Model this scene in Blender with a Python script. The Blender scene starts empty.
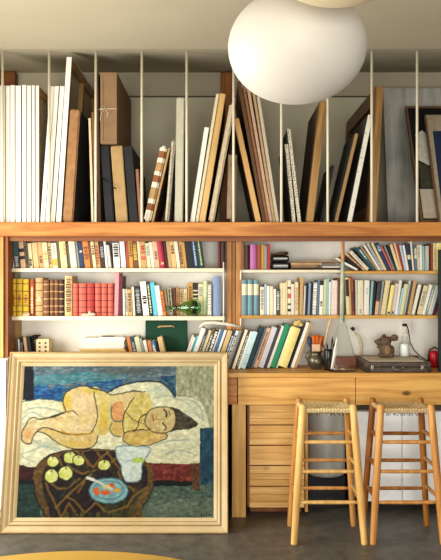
KEY, FILL, EXPO = 72, 180, 0.58
import bpy, bmesh, math, random
import numpy as np
from mathutils import Vector, Matrix
random.seed(7)
SC = bpy.context.scene
COL = SC.collection
F = 740.0; CX = 220.5; CY = 280.0; H = 1.47
def X(px, d): return (px - CX) * d / F
def Z(py, d): return H - (py - CY) * d / F

# ------------------------------------------------------------------ materials
def lin(c):
    if isinstance(c, str):
        c = tuple(int(c[i:i+2], 16) for i in (0, 2, 4))
    o = []
    for v in c[:3]:
        v = v / 255.0
        o.append(v / 12.92 if v <= 0.04045 else ((v + 0.055) / 1.055) ** 2.4)
    return tuple(o)
MATS = {}
def nodes(name):
    m = bpy.data.materials.new(name); m.use_nodes = True
    nt = m.node_tree; b = nt.nodes['Principled BSDF']
    return m, nt, b
def mat(name, c, rough=0.6, var=0.12, scale=30.0, bump=0.0, metal=0.0, stretch=(1, 1, 1), spec=0.25):
    key = name
    if key in MATS: return MATS[key]
    m, nt, b = nodes(name)
    c = lin(c)
    tc = nt.nodes.new('ShaderNodeTexCoord'); mp = nt.nodes.new('ShaderNodeMapping')
    mp.inputs['Scale'].default_value = stretch
    n = nt.nodes.new('ShaderNodeTexNoise'); n.inputs['Scale'].default_value = scale; n.inputs['Detail'].default_value = 4
    r = nt.nodes.new('ShaderNodeValToRGB')
    r.color_ramp.elements[0].position = 0.3; r.color_ramp.elements[1].position = 0.7
    r.color_ramp.elements[0].color = tuple(v * (1 - var) for v in c) + (1,)
    r.color_ramp.elements[1].color = tuple(min(1, v * (1 + var)) for v in c) + (1,)
    L = nt.links.new
    L(tc.outputs['Object'], mp.inputs['Vector']); L(mp.outputs['Vector'], n.inputs['Vector'])
    L(n.outputs['Fac'], r.inputs['Fac']); L(r.outputs['Color'], b.inputs['Base Color'])
    b.inputs['Roughness'].default_value = rough; b.inputs['Metallic'].default_value = metal
    b.inputs['Specular IOR Level'].default_value = spec
    if bump:
        bp = nt.nodes.new('ShaderNodeBump'); bp.inputs['Strength'].default_value = bump; bp.inputs['Distance'].default_value = 0.004
        L(n.outputs['Fac'], bp.inputs['Height']); L(bp.outputs['Normal'], b.inputs['Normal'])
    MATS[key] = m
    return m
def wood(name, c1, c2, axis='x', rough=0.45, grain=1.0, knots=True):
    if name in MATS: return MATS[name]
    m, nt, b = nodes(name); L = nt.links.new
    tc = nt.nodes.new('ShaderNodeTexCoord'); mp = nt.nodes.new('ShaderNodeMapping')
    s = {'x': (.7, 13, 13), 'y': (13, .7, 13), 'z': (13, 13, .7)}[axis]
    mp.inputs['Scale'].default_value = tuple(v * grain for v in s)
    n1 = nt.nodes.new('ShaderNodeTexNoise'); n1.inputs['Scale'].default_value = 1.6; n1.inputs['Detail'].default_value = 3; n1.inputs['Distortion'].default_value = 0.25
    mul = nt.nodes.new('ShaderNodeMath'); mul.operation = 'MULTIPLY'; mul.inputs[1].default_value = 7.0
    fr = nt.nodes.new('ShaderNodeMath'); fr.operation = 'PINGPONG'; fr.inputs[1].default_value = 1.0
    r = nt.nodes.new('ShaderNodeValToRGB')
    r.color_ramp.elements[0].color = lin(c1) + (1,); r.color_ramp.elements[1].color = lin(c2) + (1,)
    L(tc.outputs['Object'], mp.inputs['Vector']); L(mp.outputs['Vector'], n1.inputs['Vector'])
    L(n1.outputs['Fac'], mul.inputs[0]); L(mul.outputs[0], fr.inputs[0]); L(fr.outputs[0], r.inputs['Fac'])
    out = r.outputs['Color']
    # broad colour drift along the board
    n2 = nt.nodes.new('ShaderNodeTexNoise'); n2.inputs['Scale'].default_value = 3.0
    L(tc.outputs['Object'], n2.inputs['Vector'])
    hs = nt.nodes.new('ShaderNodeHueSaturation'); mr = nt.nodes.new('ShaderNodeMapRange')
    mr.inputs['To Min'].default_value = 0.8; mr.inputs['To Max'].default_value = 1.2
    L(n2.outputs['Fac'], mr.inputs['Value']); L(mr.outputs['Result'], hs.inputs['Value']); L(out, hs.inputs['Color'])
    out = hs.outputs['Color']
    if knots:
        v = nt.nodes.new('ShaderNodeTexVoronoi'); v.inputs['Scale'].default_value = 3.2; v.inputs['Randomness'].default_value = 1.0
        mp2 = nt.nodes.new('ShaderNodeMapping')
        mp2.inputs['Scale'].default_value = {'x': (1, 1.8, 1.8), 'y': (1.8, 1, 1.8), 'z': (1.8, 1.8, 1)}[axis]
        L(tc.outputs['Object'], mp2.inputs['Vector']); L(mp2.outputs['Vector'], v.inputs['Vector'])
        kr = nt.nodes.new('ShaderNodeValToRGB')
        kr.color_ramp.elements[0].position = 0.05; kr.color_ramp.elements[0].color = (1, 1, 1, 1)
        kr.color_ramp.elements[1].position = 0.12; kr.color_ramp.elements[1].color = (0, 0, 0, 1)
        L(v.outputs['Distance'], kr.inputs['Fac'])
        mx = nt.nodes.new('ShaderNodeMix'); mx.data_type = 'RGBA'
        mx.inputs['B'].default_value = tuple(q * 0.25 for q in lin(c1)) + (1,)
        L(kr.outputs['Color'], mx.inputs['Factor']); L(out, mx.inputs['A']); out = mx.outputs['Result']
    L(out, b.inputs['Base Color'])
    b.inputs['Roughness'].default_value = rough
    b.inputs['Specular IOR Level'].default_value = 0.22
    bp = nt.nodes.new('ShaderNodeBump'); bp.inputs['Strength'].default_value = 0.12; bp.inputs['Distance'].default_value = 0.002
    L(fr.outputs[0], bp.inputs['Height']); L(bp.outputs['Normal'], b.inputs['Normal'])
    MATS[name] = m
    return m
def glass(name, c=(1, 1, 1), rough=0.02, ior=1.45, alpha=None):
    if name in MATS: return MATS[name]
    m, nt, b = nodes(name)
    b.inputs['Base Color'].default_value = tuple(c) + (1,)
    b.inputs['Transmission Weight'].default_value = 1.0
    b.inputs['Roughness'].default_value = rough; b.inputs['IOR'].default_value = ior
    MATS[name] = m
    return m

# ------------------------------------------------------------------ mesh builder
class MB:
    def __init__(s): s.v = []; s.f = []; s.mi = []; s.sm = []
    def add(s, vs, fs, mi=0, smooth=False):
        o = len(s.v); s.v += [tuple(v) for v in vs]
        for f in fs:
            s.f.append(tuple(i + o for i in f)); s.mi.append(mi); s.sm.append(smooth)
    def box(s, x0, x1, y0, y1, z0, z1, mi=0, bev=0.0):
        if bev <= 0:
            vs = [(x, y, z) for z in (z0, z1) for y in (y0, y1) for x in (x0, x1)]
            s.add(vs, [(0, 2, 3, 1), (4, 5, 7, 6), (0, 1, 5, 4), (2, 6, 7, 3), (0, 4, 6, 2), (1, 3, 7, 5)], mi)
            return
        bm = bmesh.new(); bmesh.ops.create_cube(bm, size=1.0)
        for v in bm.verts:
            v.co = Vector(((x0+x1)/2 + v.co.x*(x1-x0), (y0+y1)/2 + v.co.y*(y1-y0), (z0+z1)/2 + v.co.z*(z1-z0)))
        b = min(bev, 0.45*min(x1-x0, y1-y0, z1-z0))
        bmesh.ops.bevel(bm, geom=list(bm.edges), offset=b, segments=2, affect='EDGES', profile=0.6)
        bm.verts.index_update()
        s.add([v.co[:] for v in bm.verts], [[v.index for v in f.verts] for f in bm.faces], mi); bm.free()
    def tube(s, pts, rads, n=14, mi=0, cap=True):
        pts = [Vector(p) for p in pts]
        if not hasattr(rads, '__len__'): rads = [rads]*len(pts)
        t0 = (pts[1]-pts[0]).normalized()
        up = Vector((0, 0, 1)) if abs(t0.z) < 0.9 else Vector((0, 1, 0))
        u = t0.cross(up).normalized(); vs = []
        for i, p in enumerate(pts):
            a = pts[max(0, i-1)]; b = pts[min(len(pts)-1, i+1)]
            t = (b-a).normalized(); u = (u - t*u.dot(t)).normalized(); w = t.cross(u)
            for k in range(n):
                q = 2*math.pi*k/n
                vs.append(p + (u*math.cos(q) + w*math.sin(q))*rads[i])
        fs = []
        for i in range(len(pts)-1):
            for k in range(n):
                fs.append((i*n+k, i*n+(k+1) % n, (i+1)*n+(k+1) % n, (i+1)*n+k))
        s.add(vs, fs, mi, True)
        if cap:
            o = len(s.v)-len(vs)
            s.f.append(tuple(o+k for k in reversed(range(n)))); s.mi.append(mi); s.sm.append(False)
            s.f.append(tuple(o+(len(pts)-1)*n+k for k in range(n))); s.mi.append(mi); s.sm.append(False)
    def lathe(s, prof, c=(0, 0, 0), n=32, mi=0, axis='z', sx=1.0, sy=1.0):
        vs = []
        for r, h in prof:
            for k in range(n):
                q = 2*math.pi*k/n; a, b = r*math.cos(q)*sx, r*math.sin(q)*sy
                p = (a, b, h) if axis == 'z' else ((h, a, b) if axis == 'x' else (a, h, b))
                vs.append((p[0]+c[0], p[1]+c[1], p[2]+c[2]))
        fs = []
        for i in range(len(prof)-1):
            for k in range(n):
                fs.append((i*n+k, i*n+(k+1) % n, (i+1)*n+(k+1) % n, (i+1)*n+k))
        s.add(vs, fs, mi, True)
    def ell(s, c, r, mi=0, n=20, m=12):
        vs = []
        for i in range(m+1):
            t = math.pi*i/m
            for k in range(n):
                q = 2*math.pi*k/n
                vs.append((c[0]+r[0]*math.sin(t)*math.cos(q), c[1]+r[1]*math.sin(t)*math.sin(q), c[2]+r[2]*math.cos(t)))
        fs = [(i*n+k, i*n+(k+1) % n, (i+1)*n+(k+1) % n, (i+1)*n+k) for i in range(m) for k in range(n)]
        s.add(vs, fs, mi, True)
    def build(s, name, mats, parent=None, weld=True, loc=None):
        me = bpy.data.meshes.new(name)
        me.from_pydata(s.v, [], s.f)
        for m in (mats if isinstance(mats, (list, tuple)) else [mats]): me.materials.append(m)
        for i, p in enumerate(me.polygons):
            p.material_index = s.mi[i]; p.use_smooth = s.sm[i]
        bm = bmesh.new(); bm.from_mesh(me)
        if weld: bmesh.ops.remove_doubles(bm, verts=bm.verts, dist=1e-6)
        bmesh.ops.recalc_face_normals(bm, faces=bm.faces); bm.to_mesh(me); bm.free()
        o = bpy.data.objects.new(name, me); COL.objects.link(o)
        if parent is not None: o.parent = parent
        if loc: o.location = loc
        return o
def empty(name, loc, label, cat, group=None, rot=None):
    o = bpy.data.objects.new(name, None); o.empty_display_size = 0.05; COL.objects.link(o)
    o.location = loc
    if rot: o.rotation_euler = rot
    o['label'] = label; o['category'] = cat
    if group: o['group'] = group
    return o
def tag(o, label, cat, group=None):
    o['label'] = label; o['category'] = cat
    if group: o['group'] = group
    return o
def struct(o): o['kind'] = 'structure'; return o

# ------------------------------------------------------------------ shared materials
PINE = wood('pine boards along x', '9e5f28', 'c48440', 'x')
PINE_L = wood('pale pine along x', 'c08a42', 'dfac5e', 'x')
PINE_V = wood('pine boards along z', '9c5e2a', 'c0823e', 'z')
PINE_VL = wood('pale pine along z', 'c08e4a', 'd8aa64', 'z')
REDW = wood('reddish pine along z', '7a4520', '96592a', 'z')
REDX = wood('reddish pine along x', '6a3c1e', '85502a', 'x')
DARKW = wood('dark stained wood', '543a22', '7a5535', 'z', knots=False)
OAK = wood('oak edge', '7d5a2c', 'a9814a', 'z', knots=False)
STOOLW = wood('pale turned beech', 'c99a54', 'dfb670', 'z', knots=False, rough=0.35)
STOOLO = wood('honey turned beech', 'b57a3c', 'cf9654', 'z', knots=False, rough=0.35)
WHITE = mat('white painted board', 'e4dfd2', 0.5, 0.04)
WALLM = mat('off white plaster', 'ece9de', 0.85, 0.05, 6)
WALLU = mat('grey green plaster', 'cfc6aa', 0.85, 0.05, 5)
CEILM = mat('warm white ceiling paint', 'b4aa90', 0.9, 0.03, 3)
BLACK = mat('black matt', '141313', 0.5, 0.1)
SHELFW = mat('cream painted shelf', 'ded3b4', 0.5, 0.06, 25)
SHELFO = wood('golden shelf edge', 'b48238', 'd6a654', 'x', knots=False)
CONC, nt, b = nodes('worn concrete floor'); L = nt.links.new
tc = nt.nodes.new('ShaderNodeTexCoord')
n1 = nt.nodes.new('ShaderNodeTexNoise'); n1.inputs['Scale'].default_value = 13; n1.inputs['Detail'].default_value = 8; n1.inputs['Roughness'].default_value = 0.7
r = nt.nodes.new('ShaderNodeValToRGB')
r.color_ramp.elements[0].position = 0.3; r.color_ramp.elements[0].color = lin('3b3934') + (1,)
r.color_ramp.elements[1].position = 0.72; r.color_ramp.elements[1].color = lin('66635a') + (1,)
L(tc.outputs['Object'], n1.inputs['Vector']); L(n1.outputs['Fac'], r.inputs['Fac']); L(r.outputs['Color'], b.inputs['Base Color'])
b.inputs['Roughness'].default_value = 0.45
bp = nt.nodes.new('ShaderNodeBump'); bp.inputs['Strength'].default_value = 0.15; L(n1.outputs['Fac'], bp.inputs['Height']); L(bp.outputs['Normal'], b.inputs['Normal'])

# ------------------------------------------------------------------ room
XL, XR, YB = -2.0, 2.9, -2.6
D1, DW, DA = 4.55, 5.0, 5.72
ZC = 2.86
def slab(name, m, x0, x1, y0, y1, z0, z1):
    q = MB(); q.box(x0, x1, y0, y1, z0, z1); return struct(q.build(name, m))
slab('floor', CONC, XL-.2, XR+.2, YB-.2, DW+.2, -0.1, 0.0)
slab('wall_back', WALLM, XL, XR, DW, DW+0.1, 0, 1.741)
slab('wall_alcove', WALLU, XL, XR, DA, DA+0.1, 1.7, 3.1)
# flat ceiling and the slope that rises over the rack
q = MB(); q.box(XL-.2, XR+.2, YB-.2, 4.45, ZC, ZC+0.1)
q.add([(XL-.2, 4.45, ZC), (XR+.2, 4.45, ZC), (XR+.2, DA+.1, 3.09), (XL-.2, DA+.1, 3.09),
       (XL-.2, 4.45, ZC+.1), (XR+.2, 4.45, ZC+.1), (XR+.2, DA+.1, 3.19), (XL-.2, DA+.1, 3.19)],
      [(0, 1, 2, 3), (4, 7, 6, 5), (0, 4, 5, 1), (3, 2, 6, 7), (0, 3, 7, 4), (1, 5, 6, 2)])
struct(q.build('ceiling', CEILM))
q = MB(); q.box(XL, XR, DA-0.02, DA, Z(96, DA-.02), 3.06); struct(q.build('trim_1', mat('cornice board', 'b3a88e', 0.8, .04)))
q = MB(); q.box(XL, XR, DA-0.028, DA, Z(96.8, DA-.02), Z(96, DA-.02)); struct(q.build('trim_2', mat('dark bead', '6b6350', 0.8, .04)))  # thin dark strip along the lower edge of the cornice board
slab('wall_right', mat('brown side wall', '6b6153', .9, .05, 3), XR, XR+0.1, YB, DA, 0, 3.1)  # unseen right and rear walls: dark brown chosen to weaken bounced light
# left wall with a window opening, and its window
WY0, WY1, WZ0, WZ1 = 2.0, 4.25, 0.5, 2.1
q = MB()
q.box(XL-.1, XL, YB, WY0, 0, 3.1); q.box(XL-.1, XL, WY1, DA, 0, 3.1)
q.box(XL-.1, XL, WY0, WY1, 0, WZ0); q.box(XL-.1, XL, WY0, WY1, WZ1, 3.1)
struct(q.build('wall_left', WALLM))
q = MB()
for a, b_ in ((WY0, WY0+.05), (WY1-.05, WY1), ((WY0+WY1)/2-.02, (WY0+WY1)/2+.02)): q.box(XL-.08, XL-.02, a, b_, WZ0, WZ1)
q.box(XL-.08, XL-.02, WY0, WY1, WZ0, WZ0+.05); q.box(XL-.08, XL-.02, WY0, WY1, WZ1-.05, WZ1)
struct(q.build('window_1', WHITE))
# rear wall with a wide window behind the camera
RX0, RX1, RZ0, RZ1 = -1.7, 1.6, 0.12, 2.0
q = MB()
q.box(XL, RX0, YB-.1, YB, 0, 3.1); q.box(RX1, XR, YB-.1, YB, 0, 3.1)
q.box(RX0, RX1, YB-.1, YB, 0, RZ0); q.box(RX0, RX1, YB-.1, YB, RZ1, 3.1)
struct(q.build('wall_rear', mat('brown side wall', '')))
q = MB()
for k in range(5):
    a = RX0 + (RX1-RX0)*k/4; q.box(a-.025, a+.025, YB-.08, YB-.02, RZ0, RZ1)
q.box(RX0, RX1, YB-.08, YB-.02, RZ0, RZ0+.05); q.box(RX0, RX1, YB-.08, YB-.02, RZ1-.05, RZ1)
struct(q.build('window_2', WHITE))

# ------------------------------------------------------------------ wall shelving
SH = empty('wall_shelving', (0, DW, 0.904), 'wooden wall shelving with a deep canvas rack above two rows of bookshelves', 'shelving')
SH.location = (0, 0, 0)
ZR = Z(222, D1)      # top of the rack floor
q = MB(); q.box(-1.99, 2.4, D1, DA, 1.741, ZR, bev=0.003); q.build('rack_floor', PINE, SH)
q = MB(); q.box(-1.99, 2.4, 4.66, 4.70, 1.715, 1.741); q.build('rail', REDX, SH)
PX = lambda px: X(px, 4.62)
q = MB(); q.box(PX(-24), PX(3.2), 4.62, 4.79, 0.985, 1.741, bev=.002); q.build('post', wood('golden post pine', 'bd7c3c', 'dba25c', 'z'), SH)
q = MB(); q.box(PX(3.3), PX(7.0), 4.64, 4.80, 0.93, 1.741, bev=.002); q.build('post_facing', REDW, SH)
POSTV = wood('golden post pine', 'bd7c3c', 'dba25c', 'z')
for a, b_, m in ((226.5, 231.6, POSTV), (232.1, 235.3, PINE_V), (235.8, 242.2, POSTV)):
    q = MB(); q.box(X(a, 4.85), X(b_, 4.85), 4.85, 4.98, 0.906, 1.741, bev=.002); q.build('post', m, SH)
q = MB(); q.box(X(-12, 5.6), X(14.5, 5.6), 5.6, 5.7, 2.93, 3.05, bev=.003); q.build('upper_block', REDX, SH)
q = MB(); q.box(X(220.5, 5.6), X(232, 5.6), 5.6, 5.7, ZR, 3.04, bev=.003); q.build('upper_post', REDW, SH)
DS = 4.73
def shelf(x0, x1, y0, y1, m):
    q = MB(); q.box(X(x0, DS), X(x1, DS), DS, DW, Z(y1, DS), Z(y0, DS), bev=.0015); q.build('shelf', m, SH)
    return Z(y0, DS)
ZL1 = shelf(5.5, 224.5, 268.3, 272, SHELFW)
ZL2 = shelf(3.5, 225, 316.3, 320.3, SHELFW)
ZM1 = shelf(241.5, 343, 269.8, 272.6, SHELFW)
ZR1 = shelf(343.3, 452, 270.8, 273.8, SHELFO)
ZR2 = shelf(241.5, 438, 315.4, 318.6, SHELFO)
q = MB(); q.box(X(7.2, 4.75), X(11, 4.75), 4.75, 4.98, ZL2, Z(272, DS), bev=.001); q.build('side_board', SHELFW, SH)
q = MB(); q.box(X(7.5, 4.75), X(12, 4.75), 4.76, 4.98, 0.906, Z(320.6, DS), bev=.001); q.build('side_board', mat('yellowed pine side', 'c9a66a', .6), SH)
# pale hook pins at the shelf ends
for px, y0, y1 in ((223.6, 262, 325), (240.6, 270, 280), (240.6, 318, 326), (343.9, 319, 322)):
    q = MB(); q.tube([(X(px, 4.722), 4.722, Z(y0, 4.722)), (X(px, 4.722), 4.722, Z(y1, 4.722))], .004, 8); q.build('shelf_pin', WHITE, SH)
# white rods standing on the front of the rack
for px in (3, 49.5, 96, 142, 186.8, 233.6, 281.3, 327.6, 371.5, 416.8):
    x = X(px, D1+.02)
    q = MB(); q.tube([(x, D1+.012, ZR-.002), (x, D1+.012, ZC+.018)], 0.0082, 12); q.build('divider_rod', mat('cream painted rod', 'd8cfb4', 0.35, .04), SH)

# ------------------------------------------------------------------ workbench
WB = empty('workbench', (0, 0, 0), 'long pine workbench with a thick board apron under the bookshelves', 'workbench')
ZW = 0.897
q = MB(); q.box(-1.30, 2.3, D1, DW, ZW-.026, ZW, bev=.003); q.build('worktop', PINE_L, WB)
q = MB(); q.box(X(238, 4.565), X(355.3, 4.565), 4.562, 4.60, .70, ZW-.027, bev=.002); q.build('apron_board', PINE_L, WB)
q = MB(); q.box(X(355.9, 4.565), 2.3, 4.562, 4.60, .70, ZW-.027, bev=.002); q.build('apron_board', PINE_L, WB)
q = MB(); q.box(-1.3, X(237.2, 4.575), 4.572, 4.60, .70, ZW-.027, bev=.002); q.build('apron_board', PINE, WB)
q = MB(); q.box(X(232, 4.58), X(245.8, 4.58), 4.58-.0, 4.66, 0, .70, bev=.003); q.build('leg', PINE_VL, WB)
q = MB(); q.box(-1.28, -1.2, 4.62, 4.7, 0, .70, bev=.003); q.build('leg', PINE_VL, WB)
q = MB(); q.box(2.2, 2.28, 4.62, 4.7, 0, .70, bev=.003); q.build('leg', PINE_VL, WB)

q = MB(); q.box(-1.28, 2.28, 4.985, 4.998, 0.0, .69); q.build('shade_sheet', mat('black shade sheet', '0d0d0d', .9, .05), WB)  # black sheet added behind the bench, standing in for the deep shade under it
# drawer unit with plank fronts
DU = empty('drawer_unit', (X(277, 4.7), 4.7, 0), 'pine drawer unit with five grooved plank fronts beneath the workbench', 'drawer unit')
DU.location = (0, 0, 0)
dx0, dx1 = X(247.6, 4.62), X(306, 4.62)
q = MB(); q.box(dx0, dx1, 4.64, 4.98, .05, .69); q.box(dx0+.02, dx1-.02, 4.7, 4.95, 0, .05); q.build('carcass', REDW, DU)
q = MB(); q.box(X(305.3, 4.62), X(308, 4.62), 4.625, 4.98, 0.02, .69, bev=.002); q.build('side_panel', PINE_VL, DU)
ys = [404, 424.7, 445, 465.2, 486, 507.6]
for a, b_ in zip(ys, ys[1:]):
    z1, z0 = Z(a+.6, 4.62), Z(b_-.6, 4.62); z1 = min(z1, .69)
    q = MB(); h = (z1-z0)
    for k, (u, v) in enumerate(((0, .3), (.33, .62), (.65, 1))):
        q.box(dx0+.012, dx1-.012, 4.61, 4.64, z0+h*u, z0+h*v, bev=.002)
    q.box(dx0+.012, dx1-.012, 4.618, 4.64, z0+.002, z1-.002)
    q.build('drawer_front', wood('bright drawer pine', 'd09c54', 'ecc07a', 'x'), DU)
# white cupboards
CU = empty('white_cupboard', (0, 0, 0), 'plain white two-door cupboard beneath the workbench behind the right-hand stool', 'cupboard')
q = MB(); q.box(X(357.5, 4.7), 1.95, 4.70, 4.98, .075, .64); q.box(X(360, 4.7), 1.9, 4.78, 4.95, 0, .075, 1); q.build('carcass', [WHITE, BLACK], CU)
PW = mat('white cupboard lacquer', 'f1f1ef', 0.4, .02)
for a, b_ in ((357.5, 401.8), (402.6, 447), (447.6, 492)):
    q = MB(); q.box(X(a, 4.68), X(b_, 4.68), 4.68, 4.699, .07, .638, bev=.002); q.build('door', PW, CU)
# grey bin in shade
BN = empty('metal_bin', (X(324, 4.9), 4.85, 0.0), 'grey cylindrical metal bin under the workbench behind the left-hand stool', 'bin')
SM = mat('brushed grey steel', 'c9cac4', 0.38, .05, 60, metal=.4, stretch=(1, 1, .05))
q = MB(); R = .128
q.lathe([(0.001, .205), (R-.01, .205), (R, .215), (R, .60), (R+.004, .61), (R+.004, .62), (R-.004, .622), (R-.01, .60), (R-.01, .22), (0.001, .215)], n=48); q.build('drum', SM, BN)
q = MB(); q.box(-.12, .12, -.08, .1, 0, .205, bev=.004); q.build('stand', BLACK, BN)
# white cabinet at far left
WC = empty('white_cabinet', (0, 0, 0), 'white cabinet at the left edge beside the framed painting', 'cabinet')
q = MB(); q.box(-1.95, -1.312, 4.56, 4.98, .0, .984, bev=.004); q.build('carcass', WHITE, WC)
q = MB(); q.box(-1.945, -1.316, 4.535, 4.559, .06, .978, bev=.003); q.build('door', mat('bright white door', 'eceae2', .4, .02), WC)
# dark green upright at right edge
q = MB(); q.box(X(439.4, 4.62), 1.62, 4.62, 4.66, ZW+.001, 1.66, bev=.006)
q.box(X(440.5, 4.62), 1.60, 4.614, 4.62, ZW+.02, 1.64, bev=.003)
o = q.build('dark_case', mat('very dark green', '12201a', .5), None); tag(o, 'very dark green upright case at the right edge of the worktop', 'case')
# ------------------------------------------------------------------ books
PAL = dict(cream='d8c797', ivory='e0d5b4', white='e6e2d4', tan='bd9660', buff='c9ad76', ochre='bf8f3c', brown='6e4526', dbrown='3b241a',
  olive='5a5236', black='1b1b1c', navy='24344f', grey='8f9290', lgrey='bfc0b8', dgrey='3c3f42', teal='2b5c5e', dteal='1c3a40', red='a8322a', crimson='a3283c',
  pink='d88a8f', salmon='c25a45', rust='9c4a26', yellow='d9b52e', gold='c9a03a', cyan='56b4c4', pcyan='bcdde0', blue='3f6f9e', slate='5b7186',
  lav='7c8cab', lilac='cfcad2', green='1f8a5a', dgreen='1d3a2a', magenta='b0649a', orange='cc7a35', pgreen='c9cf9c', pyellow='ead98a', pteal='8cb4b2',
  pinkw='dccbbf', bteal='6a8d96', peach='d6ab80', lblue='a9c3d2', mar='571c20', pink2='cf4a63')
PAGES = mat('page edges', 'd8caa4', .8, .1, 400, stretch=(40, 1, .05))
def cm(k):
    c = PAL.get(k, k)
    return mat('book cover ' + c, c, 0.5, 0.09, 45, bump=.1)
def book_mesh(t, h, dp, col, bands=(), marks=None, hard=False, front=None):
    """cover mesh (rounded or square spine, two boards, colour bands, title blocks) and the page block"""
    bt = min(.0028 if hard else .0012, t*.2)
    bul = (min(.006, t*.22) if hard else .0006)
    n = 6; outer = []; inner = []
    for i in range(n+1):
        u = i/n; x = -t/2 + t*u; y = bul*(2*u-1)**2 - bul
        outer.append((x, y)); inner.append((max(-t/2+bt, min(t/2-bt, x)), y+bt))
    outer = [(-t/2, dp)] + outer + [(t/2, dp)]
    inner = [(-t/2+bt, dp)] + inner + [(t/2-bt, dp)]
    mats = [cm(col)]; keys = [col]
    cuts = {0.0, 1.0}
    for a, b_, c in bands: cuts |= {a, b_}
    cuts = sorted(cuts)
    q = MB(); N = len(outer)
    for j in range(len(cuts)-1):
        z0, z1 = cuts[j]*h, cuts[j+1]*h; mid = (cuts[j]+cuts[j+1])/2; k = col
        for a, b_, c in bands:
            if a < mid < b_: k = c
        if k not in keys: keys.append(k); mats.append(cm(k))
        mi = keys.index(k)
        vs = [(x, y, z0) for x, y in outer] + [(x, y, z1) for x, y in outer]
        for i in range(N-1):
            q.add([vs[i], vs[i+1], vs[N+i+1], vs[N+i]], [(0, 1, 2, 3)], mi if 0 < i < N-2 else 0, False)
        vs = [(x, y, z0) for x, y in inner] + [(x, y, z1) for x, y in inner]
        for i in range(N-1): q.add([vs[i], vs[i+1], vs[N+i+1], vs[N+i]], [(3, 2, 1, 0)], 0)
    for z in (0, h):
        for i in range(N-1):
            q.add([(outer[i][0], outer[i][1], z), (outer[i+1][0], outer[i+1][1], z), (inner[i+1][0], inner[i+1][1], z), (inner[i][0], inner[i][1], z)], [(0, 1, 2, 3)], 0)
    for s_ in (0, -1):
        q.add([(outer[s_][0], dp, 0), (inner[s_][0], dp, 0), (inner[s_][0], dp, h), (outer[s_][0], dp, h)], [(0, 1, 2, 3)], 0)
    if marks:
        ink, a, b_, wd = marks
        if ink not in keys: keys.append(ink); mats.append(cm(ink))
        mi = keys.index(ink); z = a*h
        while z < b_*h:
            s_ = random.uniform(.006, .016); ww = t*wd*random.uniform(.3, .5)
            z2 = min(z+s_, b_*h); y = -bul-.0006
            q.add([(-ww, y, z), (ww, y, z), (ww, y, z2), (-ww, y, z2)], [(0, 1, 2, 3)], mi)
            z = z2 + random.uniform(.002, .006)
    p = MB(); ins = .003 if hard else .0006
    p.box(-t/2+bt+.0002, t/2-bt-.0002, bt+.0008, dp-ins, ins, h-ins)
    return q, mats, p
BOOKS = []
def row(rows, base_px, zb, d, where, group, depth=(.15, .2)):
    n = len(rows)
    descs = [r_[5] for r_ in rows]
    rows = [list(r_) for r_ in rows]
    for p_, c_ in zip(rows, rows[1:]):          # keep each book clear of the one it leans on
        c_[0] = max(c_[0], p_[0]+p_[1]+.05)
        y = max(p_[3], c_[3]); hh = base_px - y
        pr_ = p_[0]+p_[1]+.1 + (p_[2]-p_[0])*hh/(base_px-p_[3]); cl = c_[0] + (c_[2]-c_[0])*hh/(base_px-c_[3])
        if cl < pr_: c_[2] = c_[0] + (pr_-c_[0])*(base_px-c_[3])/hh
    for i, r_ in enumerate(rows):
        xb, w, xt, yt, col, desc = r_[:6]
        op = r_[6] if len(r_) > 6 else {}
        yb = base_px
        dd = d + op.get('set', random.uniform(0, .012))
        s = F/dd
        dx = (xt-xb)/s; dz = (Z(yt, dd) - zb)
        # ytop is that of the higher corner
        th = math.atan2(dx, dz)
        t = max(.004, w/s*math.cos(th) - .0006)
        h = (dz - t*math.sin(abs(th)))/math.cos(th) if abs(th) > .02 else dz
        dp = op.get('dp', random.uniform(*depth)); dp = min(dp, DW-.004-dd)
        hard = op.get('hard', 0)
        # lowest corner on the shelf
        xl = X(xb, dd)
        a = Vector((math.sin(th), 0, math.cos(th))); bb = Vector((math.cos(th), 0, -math.sin(th)))
        if th <= 0: org = Vector((xl, dd, zb+.0006))
        else: org = Vector((xl, dd, zb+.0006)) + Vector((0, 0, t*math.sin(th)))
        c = org + bb*(t/2)
        u1 = descs.count(desc) == 1
        if u1: lab = desc + ' on the ' + where
        else: lab = desc + ' on the ' + where + (', right of the ' + descs[i-1] if i else ', at its left end')
        e = empty('book', c, lab, 'book', group, rot=(0, th, 0))
        cv, ms, pg = book_mesh(t, h, dp, col, op.get('bands', ()), op.get('marks'), hard)
        cv.build('cover', ms, e); pg.build('pages', PAGES, e)
        BOOKS.append((e, desc, descs[i-1] if i else None, descs[i+1] if i < n-1 else None, where, rows is not None))
M = lambda ink, a=.15, b=.85, w=.8: dict(marks=(ink, a, b, w))
def MH(ink, a=.15, b=.85, w=.8, **k): return dict(marks=(ink, a, b, w), hard=1, **k)
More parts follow.
